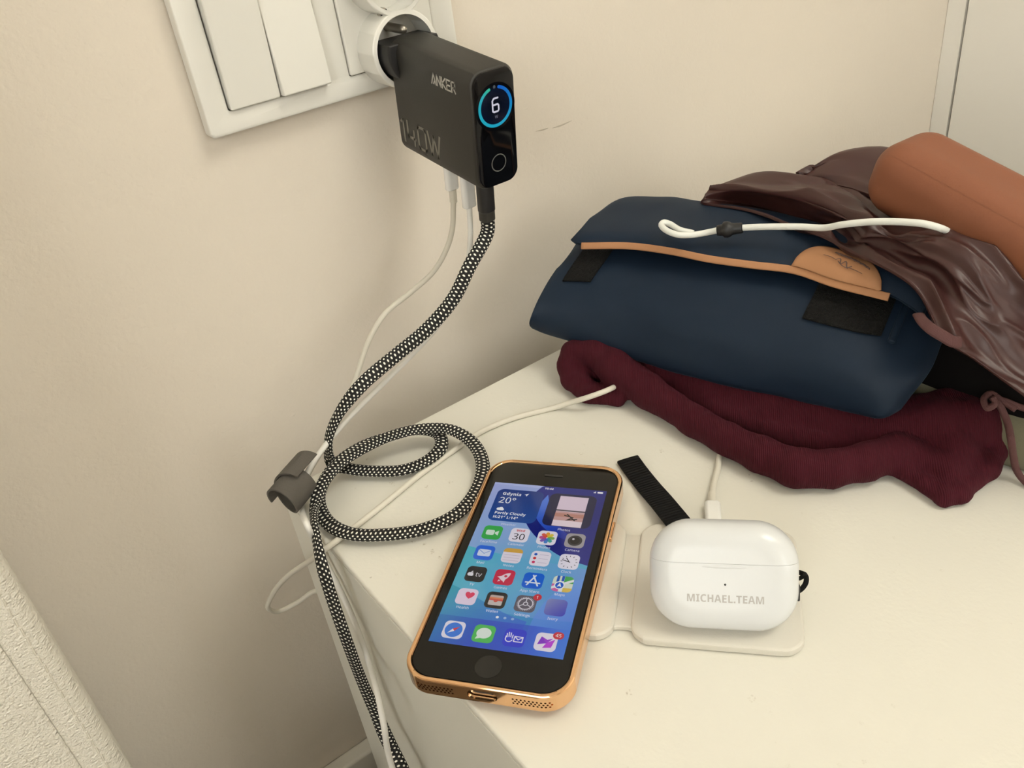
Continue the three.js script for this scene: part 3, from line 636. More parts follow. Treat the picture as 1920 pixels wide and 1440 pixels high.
// ------------------------------------------------------------------ phone
function drawScreen(c, W, Hh) {
  const k = W / 375; c.scale(k, k);
  const g0 = c.createLinearGradient(0, 0, 375, 667); g0.addColorStop(0, '#aeb6ea'); g0.addColorStop(0.35, '#8fb4e6'); g0.addColorStop(0.62, '#58b3d6'); g0.addColorStop(0.8, '#2f8fd0'); g0.addColorStop(1, '#2f6fe0');
  c.fillStyle = g0; c.fillRect(0, 0, 375, 667);
  // dark blue sweep at the top right
  let g = c.createLinearGradient(180, 0, 375, 300); g.addColorStop(0, '#0d2288'); g.addColorStop(0.5, '#0a1a7c'); g.addColorStop(1, '#15228a');
  c.fillStyle = g; c.beginPath(); c.moveTo(165, 0); c.lineTo(375, 0); c.lineTo(375, 330); c.bezierCurveTo(330, 320, 290, 310, 250, 280); c.bezierCurveTo(180, 225, 150, 190, 130, 130); c.bezierCurveTo(120, 90, 140, 40, 165, 0); c.fill();
  g = c.createLinearGradient(170, 60, 320, 260); g.addColorStop(0, 'rgba(90,140,235,0.95)'); g.addColorStop(0.5, 'rgba(40,90,215,0.9)'); g.addColorStop(1, 'rgba(20,50,170,0.2)');
  c.fillStyle = g; c.beginPath(); c.moveTo(190, 40); c.bezierCurveTo(215, 120, 250, 190, 330, 240); c.bezierCurveTo(280, 240, 200, 210, 160, 120); c.closePath(); c.fill();
  // lilac and teal lower part
  g = c.createLinearGradient(0, 380, 375, 520); g.addColorStop(0, 'rgba(70,190,205,0.9)'); g.addColorStop(0.5, 'rgba(110,180,225,0.55)'); g.addColorStop(1, 'rgba(130,150,235,0.75)');
  c.fillStyle = g; c.beginPath(); c.moveTo(0, 300); c.bezierCurveTo(120, 330, 250, 330, 375, 345); c.lineTo(375, 540); c.bezierCurveTo(240, 560, 120, 520, 0, 545); c.fill();
  g = c.createLinearGradient(250, 430, 375, 640); g.addColorStop(0, 'rgba(120,170,240,0.8)'); g.addColorStop(1, 'rgba(60,120,235,0.7)');
  c.fillStyle = g; c.beginPath(); c.moveTo(375, 380); c.bezierCurveTo(290, 430, 250, 520, 260, 667); c.lineTo(375, 667); c.fill();
  g = c.createLinearGradient(0, 480, 170, 640); g.addColorStop(0, 'rgba(30,160,185,0.85)'); g.addColorStop(1, 'rgba(40,90,220,0.6)');
  c.fillStyle = g; c.beginPath(); c.moveTo(0, 460); c.bezierCurveTo(90, 490, 150, 540, 250, 560); c.lineTo(230, 667); c.lineTo(0, 667); c.fill();
  c.fillStyle = 'rgba(190,200,245,0.75)'; c.beginPath(); c.moveTo(0, 0); c.lineTo(170, 0); c.lineTo(150, 12); c.lineTo(0, 8); c.fill();
  const txt = (s, x, y, size, col = '#fff', al = 'center', wt = '') => { c.fillStyle = col; c.font = `${wt} ${size}px sans-serif`.trim(); c.textAlign = al; c.fillText(s, x, y); };
  const rr = (x, y, w, h, r) => { c.beginPath(); c.moveTo(x + r, y); c.arcTo(x + w, y, x + w, y + h, r); c.arcTo(x + w, y + h, x, y + h, r); c.arcTo(x, y + h, x, y, r); c.arcTo(x, y, x + w, y, r); c.closePath(); };
  txt('10:44', 187, 15, 12, '#fff', 'center', 'bold');
  c.fillStyle = '#fff'; rr(346, 6, 18, 8, 2); c.fill(); c.fillRect(334, 8, 3, 6); c.fillRect(338, 6, 3, 8);
  // dock
  g = c.createLinearGradient(0, 571, 375, 667); g.addColorStop(0, 'rgba(20,120,190,0.75)'); g.addColorStop(0.35, 'rgba(28,66,200,0.7)'); g.addColorStop(0.7, 'rgba(30,80,215,0.7)'); g.addColorStop(1, 'rgba(70,140,240,0.6)');
  c.fillStyle = g; c.fillRect(0, 571, 375, 96);
  // weather widget
  g = c.createLinearGradient(0, 28, 0, 176); g.addColorStop(0, '#173a86'); g.addColorStop(1, '#1f4f9e'); c.fillStyle = g; rr(22, 30, 156, 150, 22); c.fill();
  txt('Gdynia', 40, 58, 19, '#fff', 'left', 'bold'); txt('20°', 36, 97, 38, '#fff', 'left');
  c.fillStyle = '#fff'; c.beginPath(); c.moveTo(113, 50); c.lineTo(128, 43); c.lineTo(121, 58); c.lineTo(119, 51); c.fill();
  c.beginPath(); c.arc(46, 126, 6, 0, 7); c.arc(54, 123, 7, 0, 7); c.arc(60, 127, 5, 0, 7); c.fill(); c.fillRect(44, 126, 18, 6);
  txt('Partly Cloudy', 38, 149, 16, '#fff', 'left', 'bold'); txt('H:21° L:14°', 38, 168, 16, '#fff', 'left', 'bold');
  txt('Weather', 98, 197, 13, '#e4e8ff');
  // photo widget: a dark card with a pale seaside picture
  c.fillStyle = 'rgba(18,22,62,0.92)'; rr(199, 30, 152, 150, 22); c.fill();
  c.fillStyle = '#e9d3e2'; c.fillRect(232, 40, 92, 74); c.fillStyle = '#d1a3a0'; c.fillRect(232, 112, 92, 44); c.fillStyle = '#f3dfe6'; c.fillRect(232, 152, 92, 26);
  c.fillStyle = '#544a52'; c.fillRect(232, 104, 92, 6); c.fillStyle = '#c58a7c'; c.fillRect(232, 120, 92, 16);
  c.strokeStyle = '#221d22'; c.lineWidth = 4; c.beginPath(); c.moveTo(262, 128); c.lineTo(290, 136); c.lineTo(276, 148); c.lineTo(306, 142); c.moveTo(270, 122); c.lineTo(300, 150); c.stroke();
  txt('Photos', 275, 197, 13, '#fff');
  const X = [27, 114, 201, 288], S = 60, Yr = [204, 292, 380, 468];
  const icon = (i, y, fill, name, bold) => { c.fillStyle = fill; rr(X[i], y, S, S, 14); c.fill(); if (name) txt(name, X[i] + 30, y + 75, 13, '#eef'); };
  // row 1
  icon(0, Yr[0], '#3fb653', 'FaceTime'); c.fillStyle = '#dff3e0'; rr(37, 223, 27, 22, 6); c.fill(); c.beginPath(); c.moveTo(66, 231); c.lineTo(77, 224); c.lineTo(77, 245); c.lineTo(66, 238); c.fill();
  icon(1, Yr[0], '#f3ecf8', 'Calendar'); txt('Wed', 144, 219, 13, '#d8343c', 'center', 'bold'); txt('30', 144, 254, 36, '#26222a');
  icon(2, Yr[0], '#f3ecf8', 'Photos');
  ['#f2a02c', '#e8c93a', '#7ab648', '#3aa89a', '#3f7fd0', '#7a58b8', '#c04a90', '#e4553c'].forEach((q, n) => { c.save(); c.translate(231, 234); c.rotate(n * Math.PI / 4); c.globalAlpha = 0.9; c.fillStyle = q; rr(-6, -24, 12, 22, 6); c.fill(); c.restore(); });
  icon(3, Yr[0], '#a8a2a4', 'Camera'); c.fillStyle = '#37343a'; c.beginPath(); c.arc(318, 234, 22, 0, 7); c.fill(); c.fillStyle = '#0f0e12'; c.beginPath(); c.arc(318, 234, 15, 0, 7); c.fill(); c.fillStyle = '#d8d4dc'; c.beginPath(); c.arc(312, 228, 4, 0, 7); c.fill();
  // row 2
  icon(0, Yr[1], '#2f6fe6', 'Mail'); c.fillStyle = '#dfe8fb'; rr(37, 308, 40, 28, 5); c.fill(); c.strokeStyle = '#6f96dd'; c.lineWidth = 2; c.beginPath(); c.moveTo(38, 310); c.lineTo(57, 325); c.lineTo(76, 310); c.stroke();
  icon(1, Yr[1], '#f0e6f2', 'Notes'); c.save(); rr(114, 292, 60, 60, 14); c.clip(); c.fillStyle = '#e0ae4e'; c.fillRect(114, 292, 60, 17); c.restore(); c.strokeStyle = '#cdbfd2'; c.lineWidth = 1.6; for (const y of [320, 331, 342]) { c.beginPath(); c.moveTo(120, y); c.lineTo(168, y); c.stroke(); }
  icon(2, Yr[1], '#f3ecf8', 'Reminders'); [['#2f62c8', 306], ['#d83a3c', 322], ['#d83a6c', 338]].forEach(([q, y]) => { c.fillStyle = q; c.beginPath(); c.arc(214, y, 5, 0, 7); c.fill(); c.strokeStyle = '#cbbfd4'; c.lineWidth = 1.6; c.beginPath(); c.moveTo(226, y); c.lineTo(254, y); c.stroke(); });
  icon(3, Yr[1], '#f3ecf8', 'Clock'); c.strokeStyle = '#2c2830'; for (let n = 0; n < 12; n++) { const a = n * Math.PI / 6; c.lineWidth = 2; c.beginPath(); c.moveTo(318 + Math.sin(a) * 20, 322 - Math.cos(a) * 20); c.lineTo(318 + Math.sin(a) * 25, 322 - Math.cos(a) * 25); c.stroke(); }
  c.lineWidth = 2.6; c.beginPath(); c.moveTo(322, 324); c.lineTo(296, 316); c.moveTo(318, 322); c.lineTo(308, 308); c.stroke();
  // row 3
  icon(0, Yr[2], '#16151a', 'TV'); c.fillStyle = '#eceaf0'; c.beginPath(); c.arc(39, 412, 7, 0, 7); c.arc(45, 412, 7, 0, 7); c.fill(); c.beginPath(); c.ellipse(44, 402, 2, 4, 0.6, 0, 7); c.fill(); c.fillStyle = '#16151a'; c.beginPath(); c.arc(53, 410, 4, 0, 7); c.fill();
  txt('tv', 66, 419, 24, '#eceaf0', 'center');
  icon(1, Yr[2], '#d52f50', 'Games'); c.save(); c.translate(144, 410); c.rotate(0.7); c.fillStyle = '#f2dfe6'; c.beginPath(); c.moveTo(0, -24); c.bezierCurveTo(11, -14, 11, 4, 7, 13); c.lineTo(-7, 13); c.bezierCurveTo(-11, 4, -11, -14, 0, -24); c.fill(); c.beginPath(); c.moveTo(8, 0); c.lineTo(16, 14); c.lineTo(6, 11); c.moveTo(-8, 0); c.lineTo(-16, 14); c.lineTo(-6, 11); c.fill(); c.beginPath(); c.moveTo(-4, 16); c.lineTo(0, 25); c.lineTo(4, 16); c.fill(); c.fillStyle = '#d52f50'; c.beginPath(); c.arc(0, -6, 4.5, 0, 7); c.fill(); c.restore();
  icon(2, Yr[2], '#1667e0', 'App Store'); c.strokeStyle = '#e8f0fb'; c.lineWidth = 5; c.lineCap = 'round'; c.beginPath(); c.moveTo(235, 390); c.lineTo(216, 428); c.moveTo(228, 390); c.lineTo(248, 428); c.moveTo(211, 418); c.lineTo(252, 418); c.stroke(); c.lineCap = 'butt';
  icon(3, Yr[2], '#e6ecd8', 'Maps'); c.save(); rr(288, 380, 60, 60, 14); c.clip(); c.fillStyle = '#4fb45c'; c.fillRect(320, 376, 40, 30); c.fillStyle = '#e06aa8'; c.fillRect(284, 412, 26, 40); c.fillStyle = '#e9c65a'; c.fillRect(322, 424, 40, 30); c.strokeStyle = '#f4f2f4'; c.lineWidth = 9; c.beginPath(); c.moveTo(284, 430); c.lineTo(350, 392); c.moveTo(316, 376); c.lineTo(316, 446); c.stroke(); c.strokeStyle = '#2e62c4'; c.lineWidth = 8; c.beginPath(); c.moveTo(302, 376); c.lineTo(302, 404); c.moveTo(316, 376); c.lineTo(316, 400); c.stroke(); c.fillStyle = '#fff'; c.beginPath(); c.arc(310, 416, 15, 0, 7); c.fill(); c.fillStyle = '#2a66d4'; c.beginPath(); c.arc(310, 416, 12, 0, 7); c.fill(); c.fillStyle = '#fff'; c.beginPath(); c.moveTo(310, 406); c.lineTo(317, 423); c.lineTo(310, 419); c.lineTo(303, 423); c.fill(); c.restore();
  // row 4
  icon(0, Yr[3], '#f0dcf0', 'Health'); c.fillStyle = '#e8285c'; c.beginPath(); c.moveTo(64, 505); c.bezierCurveTo(44, 492, 50, 478, 58, 480); c.bezierCurveTo(62, 480, 64, 484, 64, 485); c.bezierCurveTo(66, 481, 70, 479, 74, 481); c.bezierCurveTo(82, 486, 76, 497, 64, 505); c.fill();
  icon(1, Yr[3], '#151418', 'Wallet'); c.fillStyle = '#c9b6ae'; rr(124, 480, 40, 36, 5); c.fill(); c.fillStyle = '#e6885c'; c.fillRect(124, 488, 40, 6); c.fillStyle = '#d8584c'; c.fillRect(124, 494, 40, 7); c.fillStyle = '#cfc4c0'; rr(124, 500, 40, 17, 4); c.fill(); c.fillStyle = '#d8584c'; c.beginPath(); c.arc(144, 500, 6, 0, Math.PI); c.fill();
  icon(2, Yr[3], '#5d5866', 'Settings'); c.strokeStyle = '#d8d4de'; c.lineWidth = 3; c.beginPath(); c.arc(231, 498, 20, 0, 7); c.stroke(); c.lineWidth = 2; for (let n = 0; n < 30; n++) { const a = n * Math.PI / 15; c.beginPath(); c.moveTo(231 + Math.cos(a) * 21, 498 + Math.sin(a) * 21); c.lineTo(231 + Math.cos(a) * 25, 498 + Math.sin(a) * 25); c.stroke(); } c.lineWidth = 3; c.beginPath(); c.arc(231, 498, 6, 0, 7); for (const a of [0.5, 2.6, 4.7]) { c.moveTo(231 + Math.cos(a) * 6, 498 + Math.sin(a) * 6); c.lineTo(231 + Math.cos(a) * 19, 498 + Math.sin(a) * 19); } c.stroke();
  icon(3, Yr[3], '#6a74c0', 'Ivory'); g = c.createLinearGradient(288, 468, 348, 528); g.addColorStop(0, '#8f96c4'); g.addColorStop(1, '#3a3fc0'); c.fillStyle = g; rr(288, 468, 60, 60, 14); c.fill();
  c.fillStyle = '#d62c40'; c.beginPath(); c.arc(259, 470, 12, 0, 7); c.fill(); txt('1', 259, 475, 14, '#fff');
  [['#fff', 165], ['rgba(255,255,255,0.5)', 187], ['rgba(255,255,255,0.5)', 209]].forEach(([q, x]) => { c.fillStyle = q; c.beginPath(); c.arc(x, 557, 4.4, 0, 7); c.fill(); });
  // dock icons
  const Yd = 589;
  c.fillStyle = '#efeaf6'; rr(27, Yd, 60, 60, 14); c.fill(); c.fillStyle = '#2f7de4'; c.beginPath(); c.arc(57, Yd + 30, 25, 0, 7); c.fill(); c.save(); c.translate(57, Yd + 30); c.rotate(0.85); c.fillStyle = '#e0384a'; c.beginPath(); c.moveTo(0, -20); c.lineTo(5, 0); c.lineTo(-5, 0); c.fill(); c.fillStyle = '#f3eef6'; c.beginPath(); c.moveTo(0, 20); c.lineTo(5, 0); c.lineTo(-5, 0); c.fill(); c.restore();
  icon(1, Yd, '#4cc35a'); c.fillStyle = '#eaf5ea'; c.beginPath(); c.ellipse(144, Yd + 28, 21, 18, 0, 0, 7); c.fill(); c.beginPath(); c.moveTo(128, Yd + 37); c.lineTo(124, Yd + 50); c.lineTo(142, Yd + 44); c.fill();
  icon(2, Yd, '#1f35d8'); c.strokeStyle = '#f2f0fb'; c.lineWidth = 3; c.lineCap = 'round'; c.lineJoin = 'round'; c.beginPath(); c.moveTo(207, Yd + 36); c.lineTo(207, Yd + 27); c.moveTo(207, Yd + 36); c.bezierCurveTo(209, Yd + 46, 222, Yd + 48, 226, Yd + 38); c.moveTo(210, Yd + 30); c.lineTo(208, Yd + 18); c.moveTo(215, Yd + 28); c.lineTo(213, Yd + 14); c.moveTo(220, Yd + 28); c.lineTo(219, Yd + 15); c.moveTo(225, Yd + 32); c.lineTo(225, Yd + 21); c.stroke(); c.strokeRect(231, Yd + 25, 23, 17); c.beginPath(); c.moveTo(232, Yd + 26); c.lineTo(242, Yd + 35); c.lineTo(253, Yd + 26); c.stroke(); c.lineCap = 'butt';
  icon(3, Yd, '#f4ecf8'); c.fillStyle = '#8c2ad0'; c.beginPath(); c.moveTo(296, Yd + 40); c.lineTo(303, Yd + 13); c.lineTo(320, Yd + 22); c.lineTo(320, Yd + 34); c.fill(); c.fillStyle = '#c83ae0'; c.beginPath(); c.moveTo(312, Yd + 50); c.lineTo(320, Yd + 32); c.lineTo(341, Yd + 18); c.lineTo(335, Yd + 46); c.fill(); c.fillStyle = '#a52fd8'; c.beginPath(); c.moveTo(303, Yd + 13); c.lineTo(320, Yd + 22); c.lineTo(335, Yd + 16); c.lineTo(320, Yd + 34); c.fill();
  c.fillStyle = '#d62c40'; rr(332, Yd - 8, 30, 24, 12); c.fill(); txt('45', 347, Yd + 9, 15, '#fff');
}
{
  const t = thing('phone', 'lit smartphone in a rose gold case on the charging pad', 'phone', [59.7, 0, 149.8], -0.9105);
  const yb = 0.0043, yt = 0.0139;
  // case: rim with a slot for the port and two rows of sound holes at the bottom end
  const rim = roundRect(0.0716, 0.1428, 0.0125); rim.holes.push(roundRect(0.0668, 0.138, 0.0102, 0, 0, THREE.Path));
  const rg = flat(rim, yt - yb, 0.0011, yb, 16);
  const prep = (g) => { const q = g.index ? g.toNonIndexed() : g; for (const k of Object.keys(q.attributes)) if (!['position', 'normal', 'uv'].includes(k)) q.deleteAttribute(k); return q; };
  const ev = new Evaluator(); ev.useGroups = false;
  const cuts = [];
  const slot = extrude(roundRect(0.0125, 0.0052, 0.0024), 0.008, 0, 10); slot.translate(0, 0.0092, 0.067); cuts.push(slot);
  for (const s of [-1, 1]) for (let i = 0; i < 10; i++) for (let j = 0; j < 3; j++) { const q = new THREE.CylinderGeometry(0.00048, 0.00048, 0.004, 8); q.rotateX(Math.PI / 2); q.translate(s * (0.0128 + i * 0.00165 + (j % 2) * 0.0008), 0.0077 + j * 0.00125, 0.0715); cuts.push(q); }
  const br = new Brush(prep(rg)); br.updateMatrixWorld();
  const cutter = new Brush(mergeGeometries(cuts.map(prep))); cutter.updateMatrixWorld();
  let shell = rg;
  try { shell = ev.evaluate(br, cutter, SUBTRACTION).geometry; } catch (e) { console.log('case cut failed', e.message); }
  const cs = mesh('case', shell, M.gold, t);
  mesh('back_cover', flat(roundRect(0.0705, 0.1418, 0.012), 0.0014, 0.0004, yb + 0.0001), M.goldClear, t);
  mesh('body', flat(roundRect(0.0664, 0.1376, 0.01), 0.0069, 0.001, yb + 0.0016), M.phoneDark, t);
  mesh('front_glass', flat(roundRect(0.0666, 0.1378, 0.0101), 0.0009, 0.0003, 0.0125), M.phoneGlass, t);
  const sg = new THREE.PlaneGeometry(0.0585, 0.104); sg.rotateX(-Math.PI / 2); sg.translate(0, 0.01345, 0);
  const scr = canvasTex(1125, 2001, drawScreen);
  mesh('screen', sg, phys({ color: lin(0.006, 0.006, 0.006), roughness: 0.1, emissive: lin(1, 1, 1), emissiveMap: scr, emissiveIntensity: 0.8 }), t);
  mesh('home_button', new THREE.CylinderGeometry(0.0056, 0.0056, 0.0004, 40).translate(0, 0.01335, 0.0605), M.homeButton, t);
  mesh('earpiece', flat(roundRect(0.0098, 0.0013, 0.0006, 0, 0.0605), 0.0003, 0, 0.01335), M.phoneDark, t);
  mesh('charging_port', (() => { const s = roundRect(0.0112, 0.0042, 0.0018); s.holes.push(roundRect(0.0086, 0.002, 0.0009, 0, 0, THREE.Path)); const g = extrude(s, 0.0012, 0.0003, 10, 2); g.translate(0, 0.0092, 0.0684); return g; })(), M.silver, t);
  mesh('side_button', new RoundedBoxGeometry(0.0012, 0.0028, 0.0115, 3, 0.0005).translate(0.0359, 0.0098, -0.0275), M.gold, t);
  for (const z of [-0.029, -0.0165]) mesh('side_button', new RoundedBoxGeometry(0.0012, 0.0028, 0.0095, 3, 0.0005).translate(-0.0359, 0.0098, z), M.gold, t);
}

// ------------------------------------------------------------------ earbud case
const font = await new FontLoader().loadAsync('fonts/droid/droid_sans_bold.typeface.json');
{
  const w = 60.6, l = 45.6, th = 21.4, rc = 17.5;
  const t = thing('earbud_case', 'glossy white earbud case propped at a slant on the charging pad', 'earbud case', [108.8, 25.4, 224.7], -46.7 * Math.PI / 180);
  t.rotation.order = 'YXZ'; t.rotation.x = Math.PI / 3; t.translateY(-th / 2000);
  // pillow: rounded-rectangle outline whose inset follows a superellipse over the thickness
  const nv = 96, nu = 40, pos = [], idx = [];
  const outline = (a, ins) => { const hw = w / 2 - ins, hl = l / 2 - ins, r = Math.max(2, rc - ins * 0.75), c = Math.cos(a), s = Math.sin(a);
    // superellipse-like rounded rectangle by ray marching on its distance
    let lo = 0, hi = 60; for (let k = 0; k < 34; k++) { const m = (lo + hi) / 2, qx = Math.abs(c * m) - (hw - r), qy = Math.abs(s * m) - (hl - r), d = Math.hypot(Math.max(qx, 0), Math.max(qy, 0)) + Math.min(Math.max(qx, qy), 0) - r; d > 0 ? (hi = m) : (lo = m); } return [c * lo, s * lo]; };
  for (let i = 0; i <= nu; i++) {
    const ph = -Math.PI / 2 + Math.PI * i / nu, p = 2.35, cy = Math.pow(Math.abs(Math.cos(ph)), 2 / p), sy = Math.sign(Math.sin(ph)) * Math.pow(Math.abs(Math.sin(ph)), 2 / p);
    const ins = (1 - cy) * 11.5;
    for (let j = 0; j < nv; j++) { const [x, z] = outline((j / nv) * Math.PI * 2, ins); pos.push(x / 1000, (th / 2 + sy * th / 2) / 1000, -z / 1000); }
  }
  for (let i = 0; i < nu; i++) for (let j = 0; j < nv; j++) { const a = i * nv + j, b = i * nv + (j + 1) % nv; idx.push(a, b, b + nv, a, b + nv, a + nv); }
  for (const i of [0, nu]) { const c = pos.length / 3; pos.push(0, i ? th / 1000 : 0, 0); for (let j = 0; j < nv; j++) { const a = i * nv + j, b = i * nv + (j + 1) % nv; i ? idx.push(c, a, b) : idx.push(c, b, a); } }
  const g = new THREE.BufferGeometry(); g.setAttribute('position', new THREE.Float32BufferAttribute(pos, 3)); g.setIndex(idx); g.computeVertexNormals();
  g.setAttribute('uv', new THREE.Float32BufferAttribute(new Float32Array(pos.length / 3 * 2), 2));
  const ev = new Evaluator(); ev.useGroups = false; ev.attributes = ['position', 'normal'];
  const pill = new Brush(g); pill.updateMatrixWorld();
  const seam = -0.0072;                                  // the lid is the part beyond this line
  const half = (z0, z1) => { const b = new Brush(new THREE.BoxGeometry(0.08, 0.06, z1 - z0).translate(0, 0.01, (z0 + z1) / 2)); b.updateMatrixWorld(); return ev.evaluate(pill, b, INTERSECTION).geometry; };
  mesh('base', half(seam + 0.00005, 0.04), M.buds, t);
  mesh('lid', half(-0.04, seam - 0.00005), M.buds, t);
  const led = new THREE.CylinderGeometry(0.00045, 0.00045, 0.0004, 16).translate(0.0005, th / 1000 - 0.0001, 0.0013); mesh('status_light', led, M.phoneDark, t);
  const tx = new TextGeometry('MICHAEL.TEAM', { font, size: 0.0031, depth: 0.0006, curveSegments: 5 });
  tx.computeBoundingBox(); const bb = tx.boundingBox, sc = 0.0305 / (bb.max.x - bb.min.x);
  tx.translate(-(bb.max.x + bb.min.x) / 2, 0, 0); tx.scale(sc, 1.02, 1); tx.rotateX(-Math.PI / 2); tx.translate(0.0005, th / 1000 - 0.00057, 0.0088);
  mesh('lettering', tx, M.budsPrint, t);
  const lip = sweep([[-12.5, th - 0.62, -6.3], [-8, th - 0.2, -6.1], [0, th - 0.1, -6.0], [8, th - 0.2, -6.1], [12.5, th - 0.62, -6.3]], { rx: 0.0007, ry: 0.0003, seg: 30, radial: 8 });
  mesh('thumb_notch', lip, M.buds, t);
  mesh('lanyard_slot', new RoundedBoxGeometry(0.0014, 0.006, 0.007, 3, 0.0006).translate(0.0299, 0.0107, 0.006), M.phoneDark, t);
}
// wrist strap of the case: ribbed black elastic band and its thin cord loop
{
  const t = thing('wrist_strap', 'flat black ribbed elastic wrist strap tucked behind the earbud case', 'strap');
  const a = [[153.1, 1.6, 118.9], [149.5, 1.6, 128.8], [144.9, 2, 142.6], [139.3, 4.5, 157.9], [134.3, 6.5, 170.9], [130.5, 7, 182.5], [127.9, 6, 193.4]];
  mesh('band', sweep(a, { rx: 0.0062, ry: 0.0011, normals: a.map(() => [0, 1, 0]), seg: 80, radial: 24, power: 5 }), M.strapRib, t);
  const c = [[142, 11, 235.6], [142.5, 12.5, 238.9], [142.1, 13, 241.7], [139.9, 12, 243.5], [136.9, 10.5, 243.7], [134, 9, 242.4]];
  mesh('cord_loop', sweep(c, { rx: 0.0011, seg: 60, radial: 10 }), M.elastic, t);
  const d = [[139.8, 10, 237.3], [139.3, 13, 240.8], [141, 14, 241.6], [142.9, 13, 240.8]];
  mesh('cord_loop', sweep(d, { rx: 0.0009, seg: 40, radial: 10 }), M.elastic, t);
}

// ------------------------------------------------------------------ olive bag under the pile
{
  const t = thing('olive_bag', 'olive green zipped fabric bag flattened beneath the maroon sweater', 'bag');
  const ring = (k, s) => [[1, -.02], [.96, .3], [.75, .42], [0, .47], [-.75, .42], [-1, .1], [-.9, -.02], [0, -.02]].map(([a, b]) => [338 + a * 62 * s, Math.max(0.5, 66 * b * s), 40 + k * 250]);
  const R = [];
  const prof = [[0, .55], [.06, .9], [.3, 1], [.6, 1], [.86, .92], [.97, .7], [1, .42]];
  for (const [k, s] of prof) R.push(ring(k, s));
  mesh('body', loft(R, 60, 64), M.olive, t);
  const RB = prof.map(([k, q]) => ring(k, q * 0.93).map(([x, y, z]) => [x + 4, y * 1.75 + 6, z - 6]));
  mesh('shade_filler', loft(RB, 50, 56), M.shadeBlack, t);  // added dark body, fills the shaded hollow under the jacket
  const zp = [[397, 22, 80], [395, 22, 160], [391, 22, 230], [369, 22, 277], [334, 22, 289], [297, 21, 280]];
  const zc = mesh('zipper', sweep(zp, { rx: 0.0042, ry: 0.0012, normals: zp.map(() => [0.1, 0.9, 0.3]), seg: 80, radial: 10, power: 4 }), M.blackPlastic, t);
}
// ------------------------------------------------------------------ maroon sweater: soft folds
{
  const t = thing('sweater', 'maroon knitted sweater bunched up under the navy pouch', 'sweater');
  const C = (...l) => l;
  const F = [
    C(withR([188.3, 20, 35.9], 7), withR([194.7, 20, 48.5], 8.5), withR([196.4, 16, 62.5], 11), withR([197.6, 10.5, 89.6], 10), withR([196.3, 8.5, 126.2], 8.5), withR([196.2, 8.8, 151.1], 8.8), withR([197.7, 9.2, 173], 9.2), withR([200.8, 9.6, 192.1], 9.6), withR([212.5, 9.5, 203.9], 9.5), withR([226.6, 9.5, 212.3], 9.5), withR([245.5, 10, 219], 9), withR([253.8, 9, 227], 6)),
    C(withR([183.4, 9, 34.1], 7), withR([178.5, 6, 41.5], 6), withR([176.3, 4.5, 61.3], 4.8), withR([185.7, 4, 76.8], 4.4)),
    C(withR([186.1, 18, 34.2], 6), withR([180.5, 12, 35.9], 6)),
    C(withR([188, 9, 40.9], 7), withR([180.6, 5, 52], 6), withR([184.4, 4, 68.9], 4.5)),
    C(withR([193.9, 8, 43.2], 8), withR([201.1, 6, 55.6], 8)),
    C(withR([249.2, 6, 230.3], 8), withR([252.1, 6, 239.2], 8), withR([242.6, 4.5, 247], 5)),
    C(withR([276.2, 6, 239.6], 7), withR([251.5, 5, 248.5], 5.5)),
    C([268, 12, 205, 12], [285, 14, 235, 12], [300, 12, 245, 10]),
    C([295, 18, 120, 18], [305, 18, 200, 18]),
    C(withR([216, 5, 88.6], 8), withR([216.9, 4, 127.2], 8), withR([223, 4, 159.6], 8), withR([231.1, 4, 184.3], 9), withR([246.3, 6, 199.2], 9)),
    C(withR([223.6, 9, 92.2], 10), withR([224.5, 8, 120.4], 11), withR([232.5, 8, 151.7], 12), withR([242.2, 8, 179.1], 12), withR([251.5, 9, 201.6], 10)),
    C(withR([215, 14, 60.5], 10), withR([219.8, 14, 78.5], 11), withR([227.2, 13, 109.9], 12), withR([237.5, 12, 147.4], 12), withR([246.5, 12, 178.9], 12), withR([255.7, 14, 204.3], 10)),
    C([216, 14, 20, 12], [230, 14, 70, 14], [250, 14, 130, 14], [262, 14, 190, 14]),
    C([250, 14, 10, 14], [275, 16, 80, 18], [290, 16, 160, 18]),
    C(withR([259.8, 16, 210.4], 8), withR([272, 16, 222], 12), withR([281.6, 15, 232.7], 13), withR([283.8, 13, 239], 10)),
    C(withR([271, 15, 225.6], 11), withR([263.8, 9, 238.5], 9), withR([250.2, 6, 244.2], 6.5), withR([238.3, 4, 249.1], 4)),
    C(withR([280.5, 14, 233.5], 11), withR([266.4, 8, 239.3], 7)),
    C(withR([295.9, 12, 239.2], 6), withR([291.5, 7, 248.5], 6), withR([268.5, 5.5, 252.7], 5.5), withR([243, 4.5, 253.5], 4.5), withR([235.9, 4, 250.5], 4)),
    C(withR([239.7, 5, 224.9], 5), withR([238.9, 4.5, 238.3], 4.5), withR([236.1, 4, 249.1], 4)),
    C(withR([265.3, 18, 206.6], 7), withR([284.3, 20, 219.8], 7), withR([296.6, 18, 234.3], 7)),
  ];
  const f = chains(F, 0.0036);
  const g = surfaceNets((x, y, z) => Math.max(f(x, y, z) + 0.0008 * noise3.noise(x * 62, y * 62, z * 62) + 0.0006 * noise3.noise(x * 170, y * 170, z * 170), 0.0006 - y), [0.13, -0.004, -0.04], [0.36, 0.06, 0.3], 0.0019);
  mesh('body', g, M.sweater, t);
}
